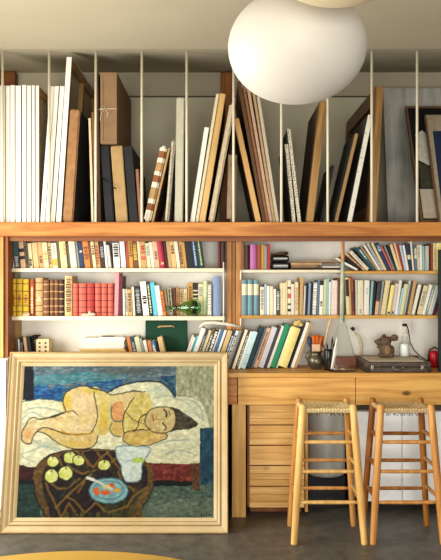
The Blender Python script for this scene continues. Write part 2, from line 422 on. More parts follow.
L1 = [
 (12.2,2.3,9.4,242,'pcyan','slim pale blue book'),
 (14.6,5.8,10.9,239,'teal','dark teal book with grey foot',dict(bands=((0,.45,'dgrey'),),marks=('lgrey',.05,.4,.7))),
 (21,4.9,18,239,'peach','cream book with two black blocks',dict(bands=((.3,.42,'black'),(.55,.68,'black')))),
 (26.2,2.9,23.6,242,'olive','speckled olive book',M('black')),
 (29.3,3.9,27.2,243,'cream','slim cream book leaning on tan ones',M('black',.1,.4)),
 (34,5.2,31.5,242.5,'buff','tan book with paler head'),
 (39.6,4.5,37,242,'tan','thick tan paperback',M('brown',.2,.5)),
 (44.3,4.7,41.8,242.3,'cream','cream paperback with faded spine',M('ochre',.3,.7)),
 (49.3,3.6,47,242.6,'buff','narrow buff paperback',M('olive')),
 (53.2,5,51,243,'ivory','ivory book with yellow label',dict(bands=((.1,.38,'gold'),),marks=('grey',.5,.9,.7))),
 (58.4,2.8,56,242,'olive','narrow brown-olive book'),
 (61.4,3.2,57,241.5,'pyellow','pale yellow paperback'),
 (64.7,2.9,60.8,241,'cream','soft yellow paperback with brown title',M('ochre',.5,.9)),
 (67.8,3,64.6,243,'olive','dark olive hardback'),
 (71.1,6,67.4,240.5,'ivory','thick ivory book'),
 (77.4,2.6,73.6,241,'grey','dull grey book'),
 (80.4,4.3,77.6,242,'navy','navy blue book',M('lgrey',.6,.7)),
 (85.2,5.6,82,241,'orange','orange-tan book',M('brown',.3,.8)),
 (91.1,2.2,88,242,'brown','narrow brown book'),
 (93.5,3.2,90,241.5,'cream','cream book with dark title',M('brown',.5,.85)),
 (96.9,4,94,241.5,'tan','tan book with orange tinge',M('rust')),
 (101.5,4,98.9,241,'dbrown','dark brown book',M('grey',.4,.8)),
 (105.9,2,103.2,239,'white','very slim white book'),
 (108.6,2.8,106,245,'lgrey','short pale grey book'),
 (114,6.3,112.3,243,'white','white book with black title',dict(marks=('black',.45,.95,.9))),
 (121.4,4.9,119.2,239,'lilac','tall lilac-white book'),
 (126.8,2.6,125.4,241,'rust','reddish-brown slim book'),
 (129.6,3.8,128,239,'ochre','tall golden-brown book',M('brown',.4,.9)),
 (133.9,4.6,131.9,241,'brown','dark tan book with gold marks',M('gold',.3,.9)),
 (139,2.6,136,241,'cream','slim cream book beside a spotted one'),
 (141.8,5.4,138.6,241.5,'tan','tan book with red label',dict(bands=((.3,.45,'salmon'),),marks=('red',.55,.85,.9))),
 (147.6,3.6,144.4,243,'pgreen','pale yellow-green book',M('grey',.5,.9)),
 (151.6,3.4,148.4,242,'pinkw','pinkish cream book'),
 (155.3,4.5,151.2,240,'peach','peach-coloured book',M('brown',.3,.6)),
 (160.4,5.5,155,238.9,'crimson','crimson book',dict(marks=('peach',.12,.22,.8),hard=1)),
 (166.3,2.2,163,242,'dbrown','narrow dark brown book in shade'),
 (168.7,3.4,165.6,241,'tan','tan paperback beside the crimson book'),
 (172.3,4.6,169,239.4,'buff','tall buff book',M('brown',.5,.8)),
 (177.2,3.4,173,238.8,'ivory','tall narrow ivory book'),
 (181,3.6,178,241,'tan','tan paperback with brown title',M('brown')),
 (184.8,2.4,181.8,242,'ochre','narrow ochre book'),
 (187.5,6.4,183.2,239,'black','thick black book'),
 (194.3,4.6,189.8,239.5,'navy','black-blue book with white edge line',dict(marks=('lblue',.1,.95,.35))),
 (199.3,5.6,194.6,239.5,'dgreen','black-green book with pale green line',dict(marks=('pgreen',.1,.95,.3))),
 (217.8,3.4,217.8,238.9,'mar','dark red-brown hardback',dict(hard=1)),
 (221.4,3.6,221.4,239.2,'dbrown','dark brown hardback against the post',dict(hard=1)),
]
SPOT = dict(hard=1, bands=((.12,.14,'gold'),(.3,.32,'gold'),(.52,.54,'gold'),(.74,.76,'gold'),(.88,.9,'gold')))
def rib(c, **k): return dict(hard=1, bands=((.1,.125,c),(.26,.285,c),(.46,.485,c),(.66,.685,c),(.86,.885,c)), **k)
L2 = [
 (11.8,4.5,11.8,279,'yellow','mustard yellow hardback, first of three',rib('brown',marks=('rust',.3,.6,.5))),
 (16.9,5.5,16.9,279,'yellow','mustard yellow hardback, middle of three',rib('brown',marks=('rust',.3,.6,.5))),
 (23.1,5.6,23.1,279.3,'yellow','mustard yellow hardback, last of three',rib('brown',marks=('rust',.3,.6,.5))),
 (30,4.6,30,279.5,'rust','red-brown hardback with pale spots',dict(hard=1,marks=('cream',.08,.8,.5))),
 (35.6,7.2,35.6,278,'tan','wide tan leather-bound book',rib('brown',marks=('cream',.4,.5,.6))),
 (43.3,5.8,43.3,280,'brown','brown leather book with ribbed spine',rib('tan')),
 (50,4,50,279.6,'brown','narrow brown leather book, first of a pair',rib('tan')),
 (54.4,4.3,54.4,279.6,'brown','narrow brown leather book, second of a pair',rib('tan')),
 (59.1,4.9,59.1,280,'dbrown','dark brown leather book with pale bands',rib('tan')),
 (64.8,7.5,64.8,276,'buff','tall marbled buff book',dict(hard=1,marks=('brown',.1,.95,.7))),
 (73.1,5.1,73.1,283.5,'salmon','salmon red hardback next to the marbled book',rib('red')),
 (79,7.4,79,283.5,'salmon','wide salmon red hardback behind the pale shell',rib('mar')),
 (87,7.4,87,283.5,'red','wide deeper red hardback',rib('mar')),
 (95.2,5.8,95.2,283.5,'salmon','salmon red hardback right of the wide red one',rib('mar')),
 (101.6,5.8,101.6,283.5,'salmon','salmon red hardback second from the pink book',rib('mar')),
 (108,5.4,108,283.5,'salmon','salmon red hardback touching the pink book',rib('mar')),
 (113.9,4.2,115,272.5,'pink','tall slim pink book'),
 (118.4,3.6,118.4,276,'mar','dark maroon book beside the pink one'),
 (123,2.2,119.6,289,'lgrey','slim light grey book'),
 (125.6,2.2,121.6,289.3,'ivory','slim ivory book leaning on the grey one',M('grey')),
 (128.3,4.2,124,289.4,'tan','tan book with olive marks',M('olive')),
 (133,2.4,127.4,287,'ivory','slim ivory book before the black one'),
 (136.2,6.2,129.6,286,'black','black book with grey symbols',dict(marks=('grey',.1,.9,.7))),
 (143.4,6,134.8,281.4,'white','white book with black emblems',dict(marks=('black',.35,.6,.8))),
 (149.7,3.8,141,282,'black','black book with pale dots',dict(marks=('pgreen',.08,.92,.45))),
 (153.8,4.3,145.4,282,'cyan','bright cyan book'),
 (158.4,4.4,152,285.5,'white','plain white book beside the cyan one'),
 (163,3.2,158.6,291,'orange','orange-brown book',M('rust')),
 (166.4,2.6,163.4,290,'cream','slim cream book above the bottle neck'),
 (169.2,4,167,288,'ivory','ivory book with black dots',dict(marks=('black',.1,.95,.6))),
 (173.5,3,172.4,288,'brown','brown book above the bottle neck'),
 (176.7,3.2,176,288,'tan','tan book with rust title',M('rust')),
 (180.1,3.3,179.6,289,'buff','buff book',M('brown',.5,.9)),
 (183.6,3.8,183.4,289,'cream','cream book with tan title',M('tan')),
 (187.8,4.9,187.8,283,'ochre','dark golden book behind the green bottle',M('brown',.5,.9)),
 (193,4.8,193,283,'black','black book with pale stripes',dict(bands=((.5,.54,'cream'),(.62,.66,'cream'),(.74,.78,'cream')))),
 (198.2,4.9,198.2,284,'cream','cream book behind the bottle base',M('grey',.6,.9)),
 (203.4,3.6,203.4,281,'pgreen','pale olive book'),
 (207.3,4.4,207.3,284,'grey','speckled grey book',dict(marks=('ivory',.05,.95,.8))),
 (212.6,8.2,212.6,276.4,'lav','thick lavender blue book',dict(hard=1)),
]
R1A = [
 (241.8,3.3,241.8,244.5,'brown','brown book against the post',dict(hard=1)),
 (245.3,4.2,245.3,245.3,'dbrown','dark brown book',rib('mar')),
 (250.1,6.6,250.1,244.6,'magenta','magenta pink book',dict(hard=1)),
 (257.2,3.4,257.2,245,'rust','rusty brown book'),
 (261,2.9,261,245,'ochre','mustard book with a narrow spine'),
 (264.3,2.6,264.3,246,'grey','slim grey book'),
 (267.4,2.6,267.4,244,'red','slim red-brown book'),
]
R1 = [
 (357,4.2,333,257.5,'white','nearly flat white book at the foot of the fan'),
 (359.5,2.6,340,255.6,'black','black book low in the leaning fan'),
 (361.7,2.8,344,253.2,'peach','peach-brown book low in the leaning fan',M('brown')),
 (364.2,4.4,347.6,250.6,'ivory','thick ivory book, lowest leaning of the white ones',dict(marks=('grey',.3,.9,.5))),
 (369,2.9,352.6,246.5,'dteal','dark teal book',dict()),
 (372.2,2.8,356,247,'teal','teal book beside the dark teal one',M('pcyan',.5,.9)),
 (375.3,2.2,359.4,246.4,'tan','slim tan book'),
 (377.7,2.2,363,244.6,'white','slim white book, steeply leaning'),
 (380.1,3,366,243.4,'lgrey','light grey book with fine lines',dict(marks=('dgrey',.1,.9,.3))),
 (383.3,2.7,370.4,242.4,'cream','cream book beside the navy one'),
 (386.2,4.4,374,242.2,'navy','thick navy book',M('lblue',.7,.9)),
 (390.8,1.8,380.4,246,'salmon','very slim pinkish red book'),
 (392.8,2,383.6,246,'grey','slim grey book'),
 (395,2,386.6,245,'black','slim black book'),
 (397.2,2.8,389.4,244,'cream','cream book leaning at the shelf middle'),
 (400.1,2,393.6,243,'peach','slim peach book'),
 (402.2,2.2,396,243.8,'red','slim red book'),
 (404.5,2.2,399.2,245,'lblue','slim pale blue book'),
 (406.8,2,402.6,245,'white','slim white book before the banded one'),
 (409,3.4,405.6,243.6,'navy','navy book with a cream band',dict(bands=((.42,.58,'cream'),))),
 (412.5,1.8,410,240,'ivory','tallest ivory slim book'),
 (414.5,3.4,413.4,246,'slate','grey-blue book',M('ivory',.5,.9)),
 (418,2,417.2,245,'cream','narrow cream book with grey title',M('grey',.5,.9)),
 (420.2,2.2,419.6,245,'white','white book beside the light teal one'),
 (422.6,2.2,422.3,246,'pteal','light teal book'),
 (425,3.8,425,246,'lgrey','wide light grey book',M('cream',.5,.9)),
 (429,1.7,429,244.5,'dbrown','slim dark brown book'),
 (430.8,2.2,430.8,243.6,'rust','rust-coloured book'),
 (433.2,4,433.2,243.2,'cream','tall cream book near the right edge',dict(marks=('tan',.2,.8,.4))),
 (437.4,4.6,437.4,243,'pyellow','yellowish cream book at the right edge'),
 (442.2,4.6,442.2,243,'pyellow','yellowish book partly cut off'),
]
R2 = [
 (241.9,5.3,241.9,280,'bteal','blue-teal volume with cream label, leftmost',dict(hard=1,bands=((.57,.88,'ivory'),))),
 (247.7,5.3,247.7,280,'bteal','blue-teal volume with cream label, middle',dict(hard=1,bands=((.57,.88,'ivory'),))),
 (253.5,5.3,253.5,280,'bteal','blue-teal volume with cream label, rightmost',dict(hard=1,bands=((.57,.88,'ivory'),))),
 (260,4.3,260,287,'ivory','ivory book',M('grey',.2,.9)),
 (264.5,2.1,264.5,284.5,'lblue','slim pale blue book'),
 (266.9,2.7,266.9,286,'white','white book, first of three beside the pale blue one'),
 (270,3.1,270,286.5,'ivory','ivory-white book among the plain white ones'),
 (273.5,2.7,273.5,289,'white','short white book before the grey one'),
 (276.5,3.3,276.5,289,'dgrey','dark grey book',M('lgrey',.2,.9)),
 (280.1,2.9,280.1,283,'cream','cream book beside the dark grey one'),
 (283.2,2,283.2,283,'ivory','narrow ivory book'),
 (285.4,2.1,285.4,282,'cream','narrow cream book'),
 (287.7,3.2,287.7,280.5,'ivory','white book with red and green spots',dict(bands=((.1,.18,'dgreen'),(.28,.34,'teal'),(.48,.62,'salmon'),(.75,.82,'brown')))),
 (291.2,3.3,291.2,284,'pinkw','pinkish white book'),
 (294.8,3.7,294.8,282,'cream','cream book with tan title',M('tan')),
 (299.3,3.5,300.2,277.5,'tan','tall tan book'),
 (303.2,1.7,304.4,286,'lgrey','very slim light grey book'),
 (305.2,2,306.4,286,'black','slim black book left of the lavender-grey one'),
 (307.5,2.3,309,283,'lav','lavender-grey book'),
 (310,1.7,311.6,283,'black','very slim black book'),
 (312,4.2,313.6,282,'grey','speckled grey-white book',dict(marks=('white',.03,.97,.9))),
 (316.6,2.2,317.2,280.4,'slate','grey-blue book'),
 (319.1,3.5,319.4,280.4,'white','white book with black head',dict(bands=((.86,1,'black'),),marks=('dgrey',.25,.4,.8))),
 (322.9,2.8,323,279.6,'pgreen','white-green book'),
 (326,2.5,326,278.6,'pteal','pale teal book'),
 (328.7,1.8,328.7,282,'white','slim white book'),
 (330.8,3.5,330.8,280.4,'pinkw','wide pink-cream book, first of a pair'),
 (334.5,2.7,334.5,280.6,'pinkw','narrow pink-cream book, second of a pair'),
 (337.5,2.3,337.5,278,'brown','brown book behind the slender pole'),
 (346.8,3.3,345,277.6,'cream','cream book with black head beside the pole',dict(bands=((.5,.95,'dbrown'),))),
 (350.3,1.6,348.6,278,'tan','slim tan book'),
 (352.2,2.4,350.6,276.4,'rust','red-brown book',M('black',.1,.6)),
 (355.8,1.6,355.4,280,'lgrey','slim light grey book before the wide white ones'),
 (357.6,5.9,357.6,280.4,'ivory','wide ivory-white book',dict(marks=('grey',.06,.16,.4))),
 (363.8,5,364.6,280.4,'white','wide white book with faint title',dict(marks=('lgrey',.6,.8,.5))),
 (369.3,2.2,371.6,281,'pteal','pale teal book leaning right'),
 (371.8,2.4,374.4,280.6,'black','black book leaning right'),
 (374.6,3.5,378,283,'dgrey','dark book with cream foot',dict(bands=((0,.42,'peach'),(.42,.46,'red')))),
 (378.4,2,382.4,281.4,'grey','grey leaning book'),
 (380.7,4.6,386,280.4,'cream','thick cream leaning book'),
 (386.5,3.6,391.6,285,'pyellow','pale yellow leaning book',M('dgrey',.03,.12)),
 (390.6,3.7,395.2,283.4,'pinkw','pinkish leaning book',M('black',.03,.12)),
 (394.7,2.3,400,280.4,'white','white leaning book'),
 (397.3,1.7,402.6,288,'lblue','slim pale blue leaning book'),
 (399.3,3.6,405,284,'pgreen','pale olive leaning book'),
 (403.2,1.9,409,280.6,'lgrey','slim light grey leaning book'),
 (405.4,2,411.4,281,'dgrey','slim dark grey leaning book'),
 (407.7,3,414,280.6,'tan','tan leaning book'),
 (411.1,3.6,418.4,284.4,'white','white leaning book beside the tan one'),
 (415,1.8,422.2,285,'black','slim black leaning book'),
 (417.1,4.6,424.2,285.4,'cream','wide cream leaning book',M('grey',.3,.8)),
 (422,3,430,284.6,'white','white leaning book right of the wide cream one'),
 (425.3,2,433.4,285,'pteal','slim teal leaning book',M('white')),
 (427.6,2.3,436,285.2,'ivory','ivory leaning book near the shelf end'),
 (430.2,1.9,438.6,286,'lblue','pale blue leaning book near the shelf end'),
 (432.4,3.6,440.2,290,'mar','dark red leaning book at the shelf end'),
]
# books standing on the worktop, all leaning to the right; bottoms at y 367.4
def q351(x, w, yt, col, desc, op=None):
    xb = x - 5.6
    return (xb, w, xb + (367.4-yt)*.345, yt, col, desc, op or {})
CW = [
 q351(186.4,1.9,335,'pinkw','slim pink-grey leaning book'),
 q351(188.5,2.3,337,'white','slim white leaning book beside the cyan one'),
 q351(191,2.2,336,'cyan','slim cyan leaning book'),
 q351(193.4,4.6,327.6,'white','thick white leaning book'),
 q351(198.4,2.8,330,'dgrey','dark grey leaning book',M('grey')),
 q351(201.5,3,330,'cream','cream leaning book'),
 q351(204.8,3,329,'olive','dark olive speckled leaning book',M('lgrey')),
 q351(208.1,3.2,329.4,'black','black leaning book with white pattern',dict(marks=('white',.05,.95,.9))),
 q351(211.6,1.5,329.4,'pinkw','slim pinkish leaning book'),
 q351(213.3,3.4,329.4,'blue','blue leaning book',M('navy',.1,.3)),
 q351(217,2.6,330,'white','white leaning book beside the blue one'),
 q351(220.8,4.8,330,'buff','buff olive leaning book'),
 q351(226,2.5,330,'navy','navy leaning book',M('lblue')),
 q351(228.9,2.8,330.4,'white','white leaning book with black marks',dict(marks=('black',.1,.9,.7))),
 q351(232,2.7,330.4,'grey','grey leaning book with dark stripe',dict(marks=('dgrey',.05,.95,.3))),
 q351(235,2.3,331,'dbrown','slim dark brown leaning book'),
 (232,3,246.4,329.4,'ivory','ivory leaning book beside the striped grey one'),
 (235.4,2.1,250,331,'dgrey','slim dark leaning book with white dots',dict(marks=('white',.1,.9,.5))),
 (237.8,2.6,251.6,331.4,'white','slim white leaning book beside the pale cyan one'),
 (240.7,4.9,254,331,'pcyan','pale cyan leaning book',M('lblue',.1,.4)),
 (246,4.7,260,326.6,'dteal','black-green leaning book'),
 (251,2,265,328,'slate','slim slate blue leaning book'),
 (253.4,4.2,267.2,327.4,'peach','peach and white leaning book',dict(marks=('brown',.2,.9,.5))),
 (258.2,5.6,271.6,326.4,'lilac','wide lilac-white leaning book'),
 (264.2,2.5,278,326.4,'dgrey','dark grey leaning book with a plain spine'),
 (267,2.8,281,325.6,'white','white leaning book beside the green one'),
 (270.1,5.4,284.6,323.6,'green','bright green leaning book'),
 (276.2,1.4,291,327,'white','very slim white leaning book right of the green one'),
 (278,10,292.4,326,'pyellow','thick pale yellow leaning book with a blank spine',dict(hard=1)),
 (288.6,1.8,302.6,324,'black','slim black leaning book'),
 (290.6,3.6,305.2,321.8,'white','tall white leaning book near the brush pot'),
 (294.4,2.2,309,321.8,'tan','slim tan board-like book, last of the leaning row'),
]
CL = [
 (125.5,3.6,120+1,337,'orange','orange-brown small book'),
]
def qL(x351, w, yt, col, desc, op=None):
    xb = x351 + 3.4
    return (xb, w, xb - (367.4-yt)*.22, yt, col, desc, op or {})
CL = [
 qL(129.6,3.2,337,'orange','orange-brown small leaning book'),
 qL(133,4,336.6,'navy','small navy leaning book',M('grey')),
 qL(137.3,4.6,336.4,'pgreen','small olive-cream leaning book'),
 qL(142.2,2.3,338,'grey','small grey leaning book'),
 qL(144.8,3.6,340,'white','small white leaning book'),
 qL(149.4,3.6,340.4,'orange','small orange leaning book before the green case'),
 qL(153.3,3.6,340.6,'blue','small blue leaning book',M('white')),
 qL(157.2,2,341,'black','slim small black leaning book'),
 qL(160.3,5,336.6,'buff','thick small buff leaning book'),
]
CB = [
 (13,2.6,11.4,337,'black','slim black book in the left corner'),
 (16.4,2.6,14.4,338,'olive','slim olive book in the left corner'),
 (19.6,1.8,17.6,339,'white','slim white book in the left corner'),
 (22,2.8,19.8,338,'black','black book in the left corner',M('grey')),
 (27,3,22.8,337,'peach','peach book in the left corner'),
 (30.4,3.4,26,336.6,'black','second black book in the left corner leaning left'),
]
row(L1, 268.3, ZL1, 4.76, 'upper left shelf', 'books on the upper left shelf')
L2 = [(r_ if not 165 < r_[0] < 206 else tuple(r_[:6]) + (dict(r_[6] if len(r_) > 6 else {}, set=.112, dp=.11),)) for r_ in L2]
row(L2, 316.3, ZL2, 4.76, 'lower left shelf', 'books on the lower left shelf')
row(R1A, 269.8, ZM1, 4.76, 'upper shelf beside the central post', 'books beside the central post')
row(R1, 270.8, ZR1, 4.76, 'upper right shelf', 'books on the upper right shelf')
row(R2, 315.4, ZR2, 4.76, 'lower right shelf', 'books on the lower right shelf')
CW = [(r_ if not 200 < r_[0] < 243 else tuple(r_[:6]) + (dict(r_[6] if len(r_) > 6 else {}, dp=.10, set=-.045),)) for r_ in CW]
CW = [tuple(r_[:2]) + (r_[0]+(367.4-r_[3])*.36,) + tuple(r_[3:]) for r_ in CW]
row(CW, 367.4, ZW, 4.79, 'worktop', 'books leaning on the worktop', (.13, .19))
row(CL, 367.4, ZW, 4.80, 'worktop behind the painting', 'small books behind the painting', (.11, .15))
row(CB, 367.4, ZW, 4.80, 'worktop', 'books in the left corner of the worktop', (.11, .15))
# make labels unique by naming a neighbour where two still agree
seen = {}
for e, desc, pv, nx, where, _ in BOOKS:
    if e['label'] in seen: print('DUP LABEL', e['label'])
    seen[e['label']] = 1
    if len(e['label'].split()) > 16: print('LONG', e['label'])
# ------------------------------------------------------------------ canvases and boards on the rack
RB = 'canvases and boards standing in the rack'
WCAN = mat('white canvas edge', 'ebe6d6', .8, .04, 80, bump=.1)
BARS = wood('stretcher bar pine', '8a6233', 'b98c4e', 'z', knots=False)
def lean(xb, w, xt, yt, d, zb=None, yb=222.0):
    zb = ZR if zb is None else zb
    s = F/d; dx = (xt-xb)/s; dz = Z(yt, d)-zb; th = math.atan2(dx, dz)
    t = max(.005, w/s*math.cos(th)-.0008)
    h = (dz - t*math.sin(abs(th)))/math.cos(th)
    org = Vector((X(xb, d), d, zb+.0006))
    if th > 0: org += Vector((0, 0, t*math.sin(th)))
    return th, t, h, org + Vector((math.cos(th), 0, -math.sin(th)))*(t/2)
def canvas(xb, w, xt, yt, label, cloth=WCAN, face=-1, D=.8, d=4.585, paint=None, group=RB):
    th, t, h, c = lean(xb, w, xt, yt, d)
    e = empty('canvas', c, label, 'canvas', group, rot=(0, th, 0))
    q = MB(); f = face*t/2; g = f - face*.0016
    q.box(min(f, g), max(f, g), 0, D, 0, h, 1 if paint else 0)
    lo, hi = (-t/2, t/2)
    q.box(lo+.0004, hi-.0004, 0, .0016, 0, h, bev=.0006); q.box(lo+.0004, hi-.0004, D-.0016, D, 0, h)
    q.box(lo+.0004, hi-.0004, 0, D, h-.0016, h); q.box(lo+.0004, hi-.0004, 0, D, 0, .0016)
    q.build('cloth', [cloth, paint or cloth], e)
    q = MB(); a, b_ = lo+.0022, hi-.0022
    if b_-a < .002: a, b_ = -.001, .001
    q.box(a, b_, .003, .05, .003, h-.003); q.box(a, b_, D-.05, D-.003, .003, h-.003)
    q.box(a, b_, .05, D-.05, .003, .05); q.box(a, b_, .05, D-.05, h-.05, h-.003); q.box(a, b_, D/2-.02, D/2+.02, .05, h-.05)
    q.build('stretcher', BARS, e)
    return e
def board(name, cat, xb, w, xt, yt, label, edge, side=None, D=.7, d=4.585, bands=None, rnd=.002, zb=None):
    th, t, h, c = lean(xb, w, xt, yt, d, zb)
    q = MB(); side = side or edge
    bm = bmesh.new(); bmesh.ops.create_cube(bm, size=1)
    for v in bm.verts: v.co = Vector((v.co.x*t, (v.co.y+.5)*D, (v.co.z+.5)*h))
    bmesh.ops.bevel(bm, geom=list(bm.edges), offset=min(rnd, t*.45), segments=2, affect='EDGES')
    zs = [k*h/14 for k in range(1, 14)] + [b_*h for bb in (bands or []) for b_ in bb[:2]]
    for z in zs: bmesh.ops.bisect_plane(bm, geom=list(bm.verts)+list(bm.edges)+list(bm.faces), plane_co=(0, 0, z), plane_no=(0, 0, 1))
    rr = random.Random(int(xb*10))
    wob = {}
    for v in bm.verts:
        k = round(v.co.z, 3)
        if k not in wob: wob[k] = (rr.uniform(-1, 1), rr.uniform(-1, 1))
        v.co.x += .0006*wob[k][0]; v.co.y += .0012*wob[k][1]
    bm.faces.ensure_lookup_table()
    ms = [edge, side]; 
    for bb in (bands or []): 
        if bb[2] not in ms: ms.append(bb[2])
    me = bpy.data.meshes.new(name)
    for f in bm.faces:
        cc = f.calc_center_median()
        f.material_index = 1 if abs(f.normal.x) > .8 else 0
        for a, b_, m in (bands or []):
            if a*h < cc.z < b_*h and abs(f.normal.x) < .8: f.material_index = ms.index(m)
    bm.to_mesh(me); bm.free()
    for m in ms: me.materials.append(m)
    o = bpy.data.objects.new(name, me); COL.objects.link(o); o.location = c; o.rotation_euler = (0, th, 0)
    return tag(o, label, cat, RB)
GRY = mat('aged grey canvas', 'b9ab8d', .85, .12, 25, bump=.1)
CARD = mat('brown cardboard', '85684a', .85, .12, 12, bump=.1)
CARDD = mat('dark brown board', '523c2b', .8, .15, 12)
DGR = mat('dark grey painted face', '403e3a', .7, .2, 8)
TANB = mat('tan board edge', 'b08a58', .7, .15, 25)
YWB = wood('yellow wood edge', 'bf9658', 'd0ab6e', 'z', knots=False)
ORB = wood('orange wood edge', 'b98c50', 'ca9f62', 'z', knots=False)
BRN = mat('brown worn edge', '9a7048', .8, .2, 25, bump=.3)
SLATEB = mat('blackish portfolio', '191a1b', .6, .15, 15)
base_where = 'in the far left of the rack'
for i, (x, w, yt) in enumerate([(-4.7, 4.5, 86), (0.2, 4.9, 85.4), (5.5, 4.4, 85.8), (10.2, 4.6, 85.2), (15.4, 5.6, 85.6), (21.8, 4.5, 85), (26.7, 4.5, 85.6), (31.7, 3.1, 85.2), (35.5, 3.6, 85.6)]):
    od = ['cut off by the photo edge', 'leftmost wholly in view', 'second from the left edge', 'third from the left edge', 'the widest of the block', 'just right of the widest', 'third from the block end', 'thin, second from the block end', 'last, beyond a dark gap'][i]
    canvas(x, w, x, yt, 'upright white-edged canvas %s, %s' % (base_where, od), group='upright white canvases at the left', face=-1, D=.78, paint=GRY)
canvas(40.2, 4.4, 50.2, 86, 'white canvas leaning right, first of four after the upright block', D=.8)
canvas(45.2, 4.6, 54.6, 86, 'white canvas leaning right, second of four after the upright block', D=.8)
canvas(50.4, 4.6, 60, 86, 'white canvas leaning right, third of four, shorter than the tall one', D=.8)
canvas(55.8, 5.4, 66.6, 56.8, 'tallest white-edged canvas leaning right with a brown back', D=.9, paint=GRY)
board('panel', 'panel', 62.4, 10.6, 69.8, 109, 'panel with worn brown edge and blackish side, against the tallest white canvas', BRN, DGR, D=.62, rnd=.008)
board('panel', 'panel', 91.4, 2.6, 88.4, 118, 'slim cream-edged panel just left of the dark brown board', mat('cream panel edge', 'cdbb95', .7), CARDD)
board('panel', 'panel', 94.8, 2.6, 91.4, 112, 'slim brown-edged panel beneath the cardboard portfolio', mat('slim brown edge', '7c5230', .7), CARDD)
board('panel', 'panel', 98, 3, 95.2, 72.5, 'tall dark brown board beside the cardboard portfolio', CARDD, CARDD, D=.8)
board('portfolio', 'portfolio', 105.4, 9, 100.2, 145.5, 'black portfolio with a dangling tie beneath the cardboard portfolio', SLATEB, SLATEB, D=.6, rnd=.006)
board('panel', 'panel', 116, 12, 110.4, 145.5, 'wide yellowish board under the cardboard portfolio', mat('yellowish board', 'a48658', .75, .15, 14), None, D=.5, rnd=.004)
board('panel', 'panel', 129.8, 8.6, 123.4, 146, 'dark board right of the wide yellowish board', SLATEB, SLATEB, D=.6)
board('panel', 'panel', 139.2, 3.2, 135.4, 169, 'short slim reddish-brown panel before the rod', mat('reddish panel edge', '8a5a42', .7), CARDD, D=.4)
# cardboard portfolio lying across the tops
PF = empty('cardboard_portfolio', (X(108.6, 4.57), 4.57, Z(144.4, 4.585)), 'large brown cardboard portfolio tied with string, perched high on other boards', 'portfolio', rot=(0, 0, 0))
w_, h_ = 17/162.0, (144.4-72.4)/162.0
q = MB(); q.box(-w_/2, w_/2, 0, .72, 0.001, h_, bev=.006)
for a in (-w_/2+.002, w_/2-.020): q.box(a, a+.018, -.003, .002, .004, h_-.004, bev=.001)
q.box(-w_/2+.02, w_/2-.02, -.003, .002, .004, .022, bev=.001); q.box(-w_/2+.02, w_/2-.02, -.003, .002, h_-.02, h_-.004, bev=.001)
q.build('box', CARD, PF)
q = MB(); z = h_*.48
q.tube([(-w_/2-.004, .3, z), (-w_/2-.004, -.004, z), (w_/2-.02, -.005, z+.004), (w_/2+.004, -.004, z+.003)], .002, 6)
q.tube([(-.02, -.006, z), (-.045, -.014, z-.03), (-.05, -.012, z-.07)], .0016, 6); q.tube([(-.02, -.006, z), (.0, -.014, z-.03), (-.01, -.012, z-.05)], .0016, 6)
q.tube([(-.02, -.006, z), (-.03, -.016, z+.02), (-.05, -.012, z+.005), (-.02, -.006, z)], .0016, 6)
q.build('string', mat('pale string', 'c9bfa6', .9), PF)
q = MB(); x0 = X(104, 4.57); q.tube([(x0-.01, 4.575, Z(178, 4.57)), (x0+.03, 4.566, Z(184, 4.57)), (x0+.075, 4.564, Z(189, 4.57))], .004, 6)
o = q.build('cloth_tie', BLACK); tag(o, 'black cloth tie hanging across the black portfolio', 'tie')
# striped wrapped canvas
SW = mat('striped wrap white', 'ddd4bd', .8); SBN = mat('striped wrap brown', '8a5530', .7)
board('wrapped_canvas', 'canvas', 143.2, 7.6, 160.8, 145, 'rounded white canvas with brown bands leaning right', SW, SW, D=.5, rnd=.012,
      bands=[(.15, .24, SBN), (.52, .61, SBN), (.84, .93, SBN), (.3, .45, TANB), (.66, .78, TANB)])
board('panel', 'panel', 151.5, 2.3, 168.4, 148, 'thin tan-edged panel behind the brown-banded canvas', TANB, CARDD, D=.5)
board('wrapped_canvas', 'canvas', 164.6, 4.2, 171.6, 139, 'frayed grey-white canvas roll left of the tall grey canvas', mat('frayed grey linen', 'b9ae98', .95, .2, 60, bump=.6), None, D=.4, rnd=.012)
board('panel', 'panel', 174.6, 8.4, 176.4, 97.5, 'tall pale grey-green panel beside a rod', mat('pale grey green panel', 'b5b09a', .8, .06), DGR, D=.5, rnd=.006)
canvas(190, 4.8, 204.6, 127, 'short white canvas leaning right in the rack centre', D=.6)
canvas(195.3, 3.2, 216.2, 93.5, 'cream-edged canvas leaning right against the yellow wood one', cloth=mat('cream canvas edge', 'd5c7a2', .8), D=.7)
board('panel', 'panel', 199, 6.4, 220, 93, 'yellow wood-edged panel leaning right, left of the central post', YWB, CARDD, D=.7, rnd=.003)
board('panel', 'panel', 208.2, 6, 230, 103, 'greyish tan rounded panel leaning right across the central post', mat('greyish tan edge', 'c4b191', .8, .15), CARDD, D=.6, rnd=.01)
board('paper_roll', 'roll', 226.6, 9, 228.4, 150, 'upright greyish brown roll between the panels leaning together', mat('brown grey roll', '9a8468', .85, .2, 14), None, D=.07, d=4.60, rnd=.025)
board('panel', 'panel', 255.8, 5.6, 233.4, 118, 'orange wooden panel leaning left, right of the central post', ORB, CARDD, D=.6, d=4.575)
board('panel', 'panel', 262.6, 3.6, 237.2, 81, 'dark brown panel leaning left behind the lamp', mat('dark brown edge', '5c4029', .75), CARDD, D=.7)
board('panel', 'panel', 266.4, 3, 242.4, 86, 'reddish brown panel leaning left in the fan behind the lamp', mat('reddish brown edge', '84593a', .75, .2), CARDD, D=.7)
canvas(269.6, 3.2, 246.8, 89, 'pinkish tan canvas leaning left in the middle of the fan', cloth=mat('pinkish tan canvas', 'b2937a', .8, .2), face=1, D=.7)
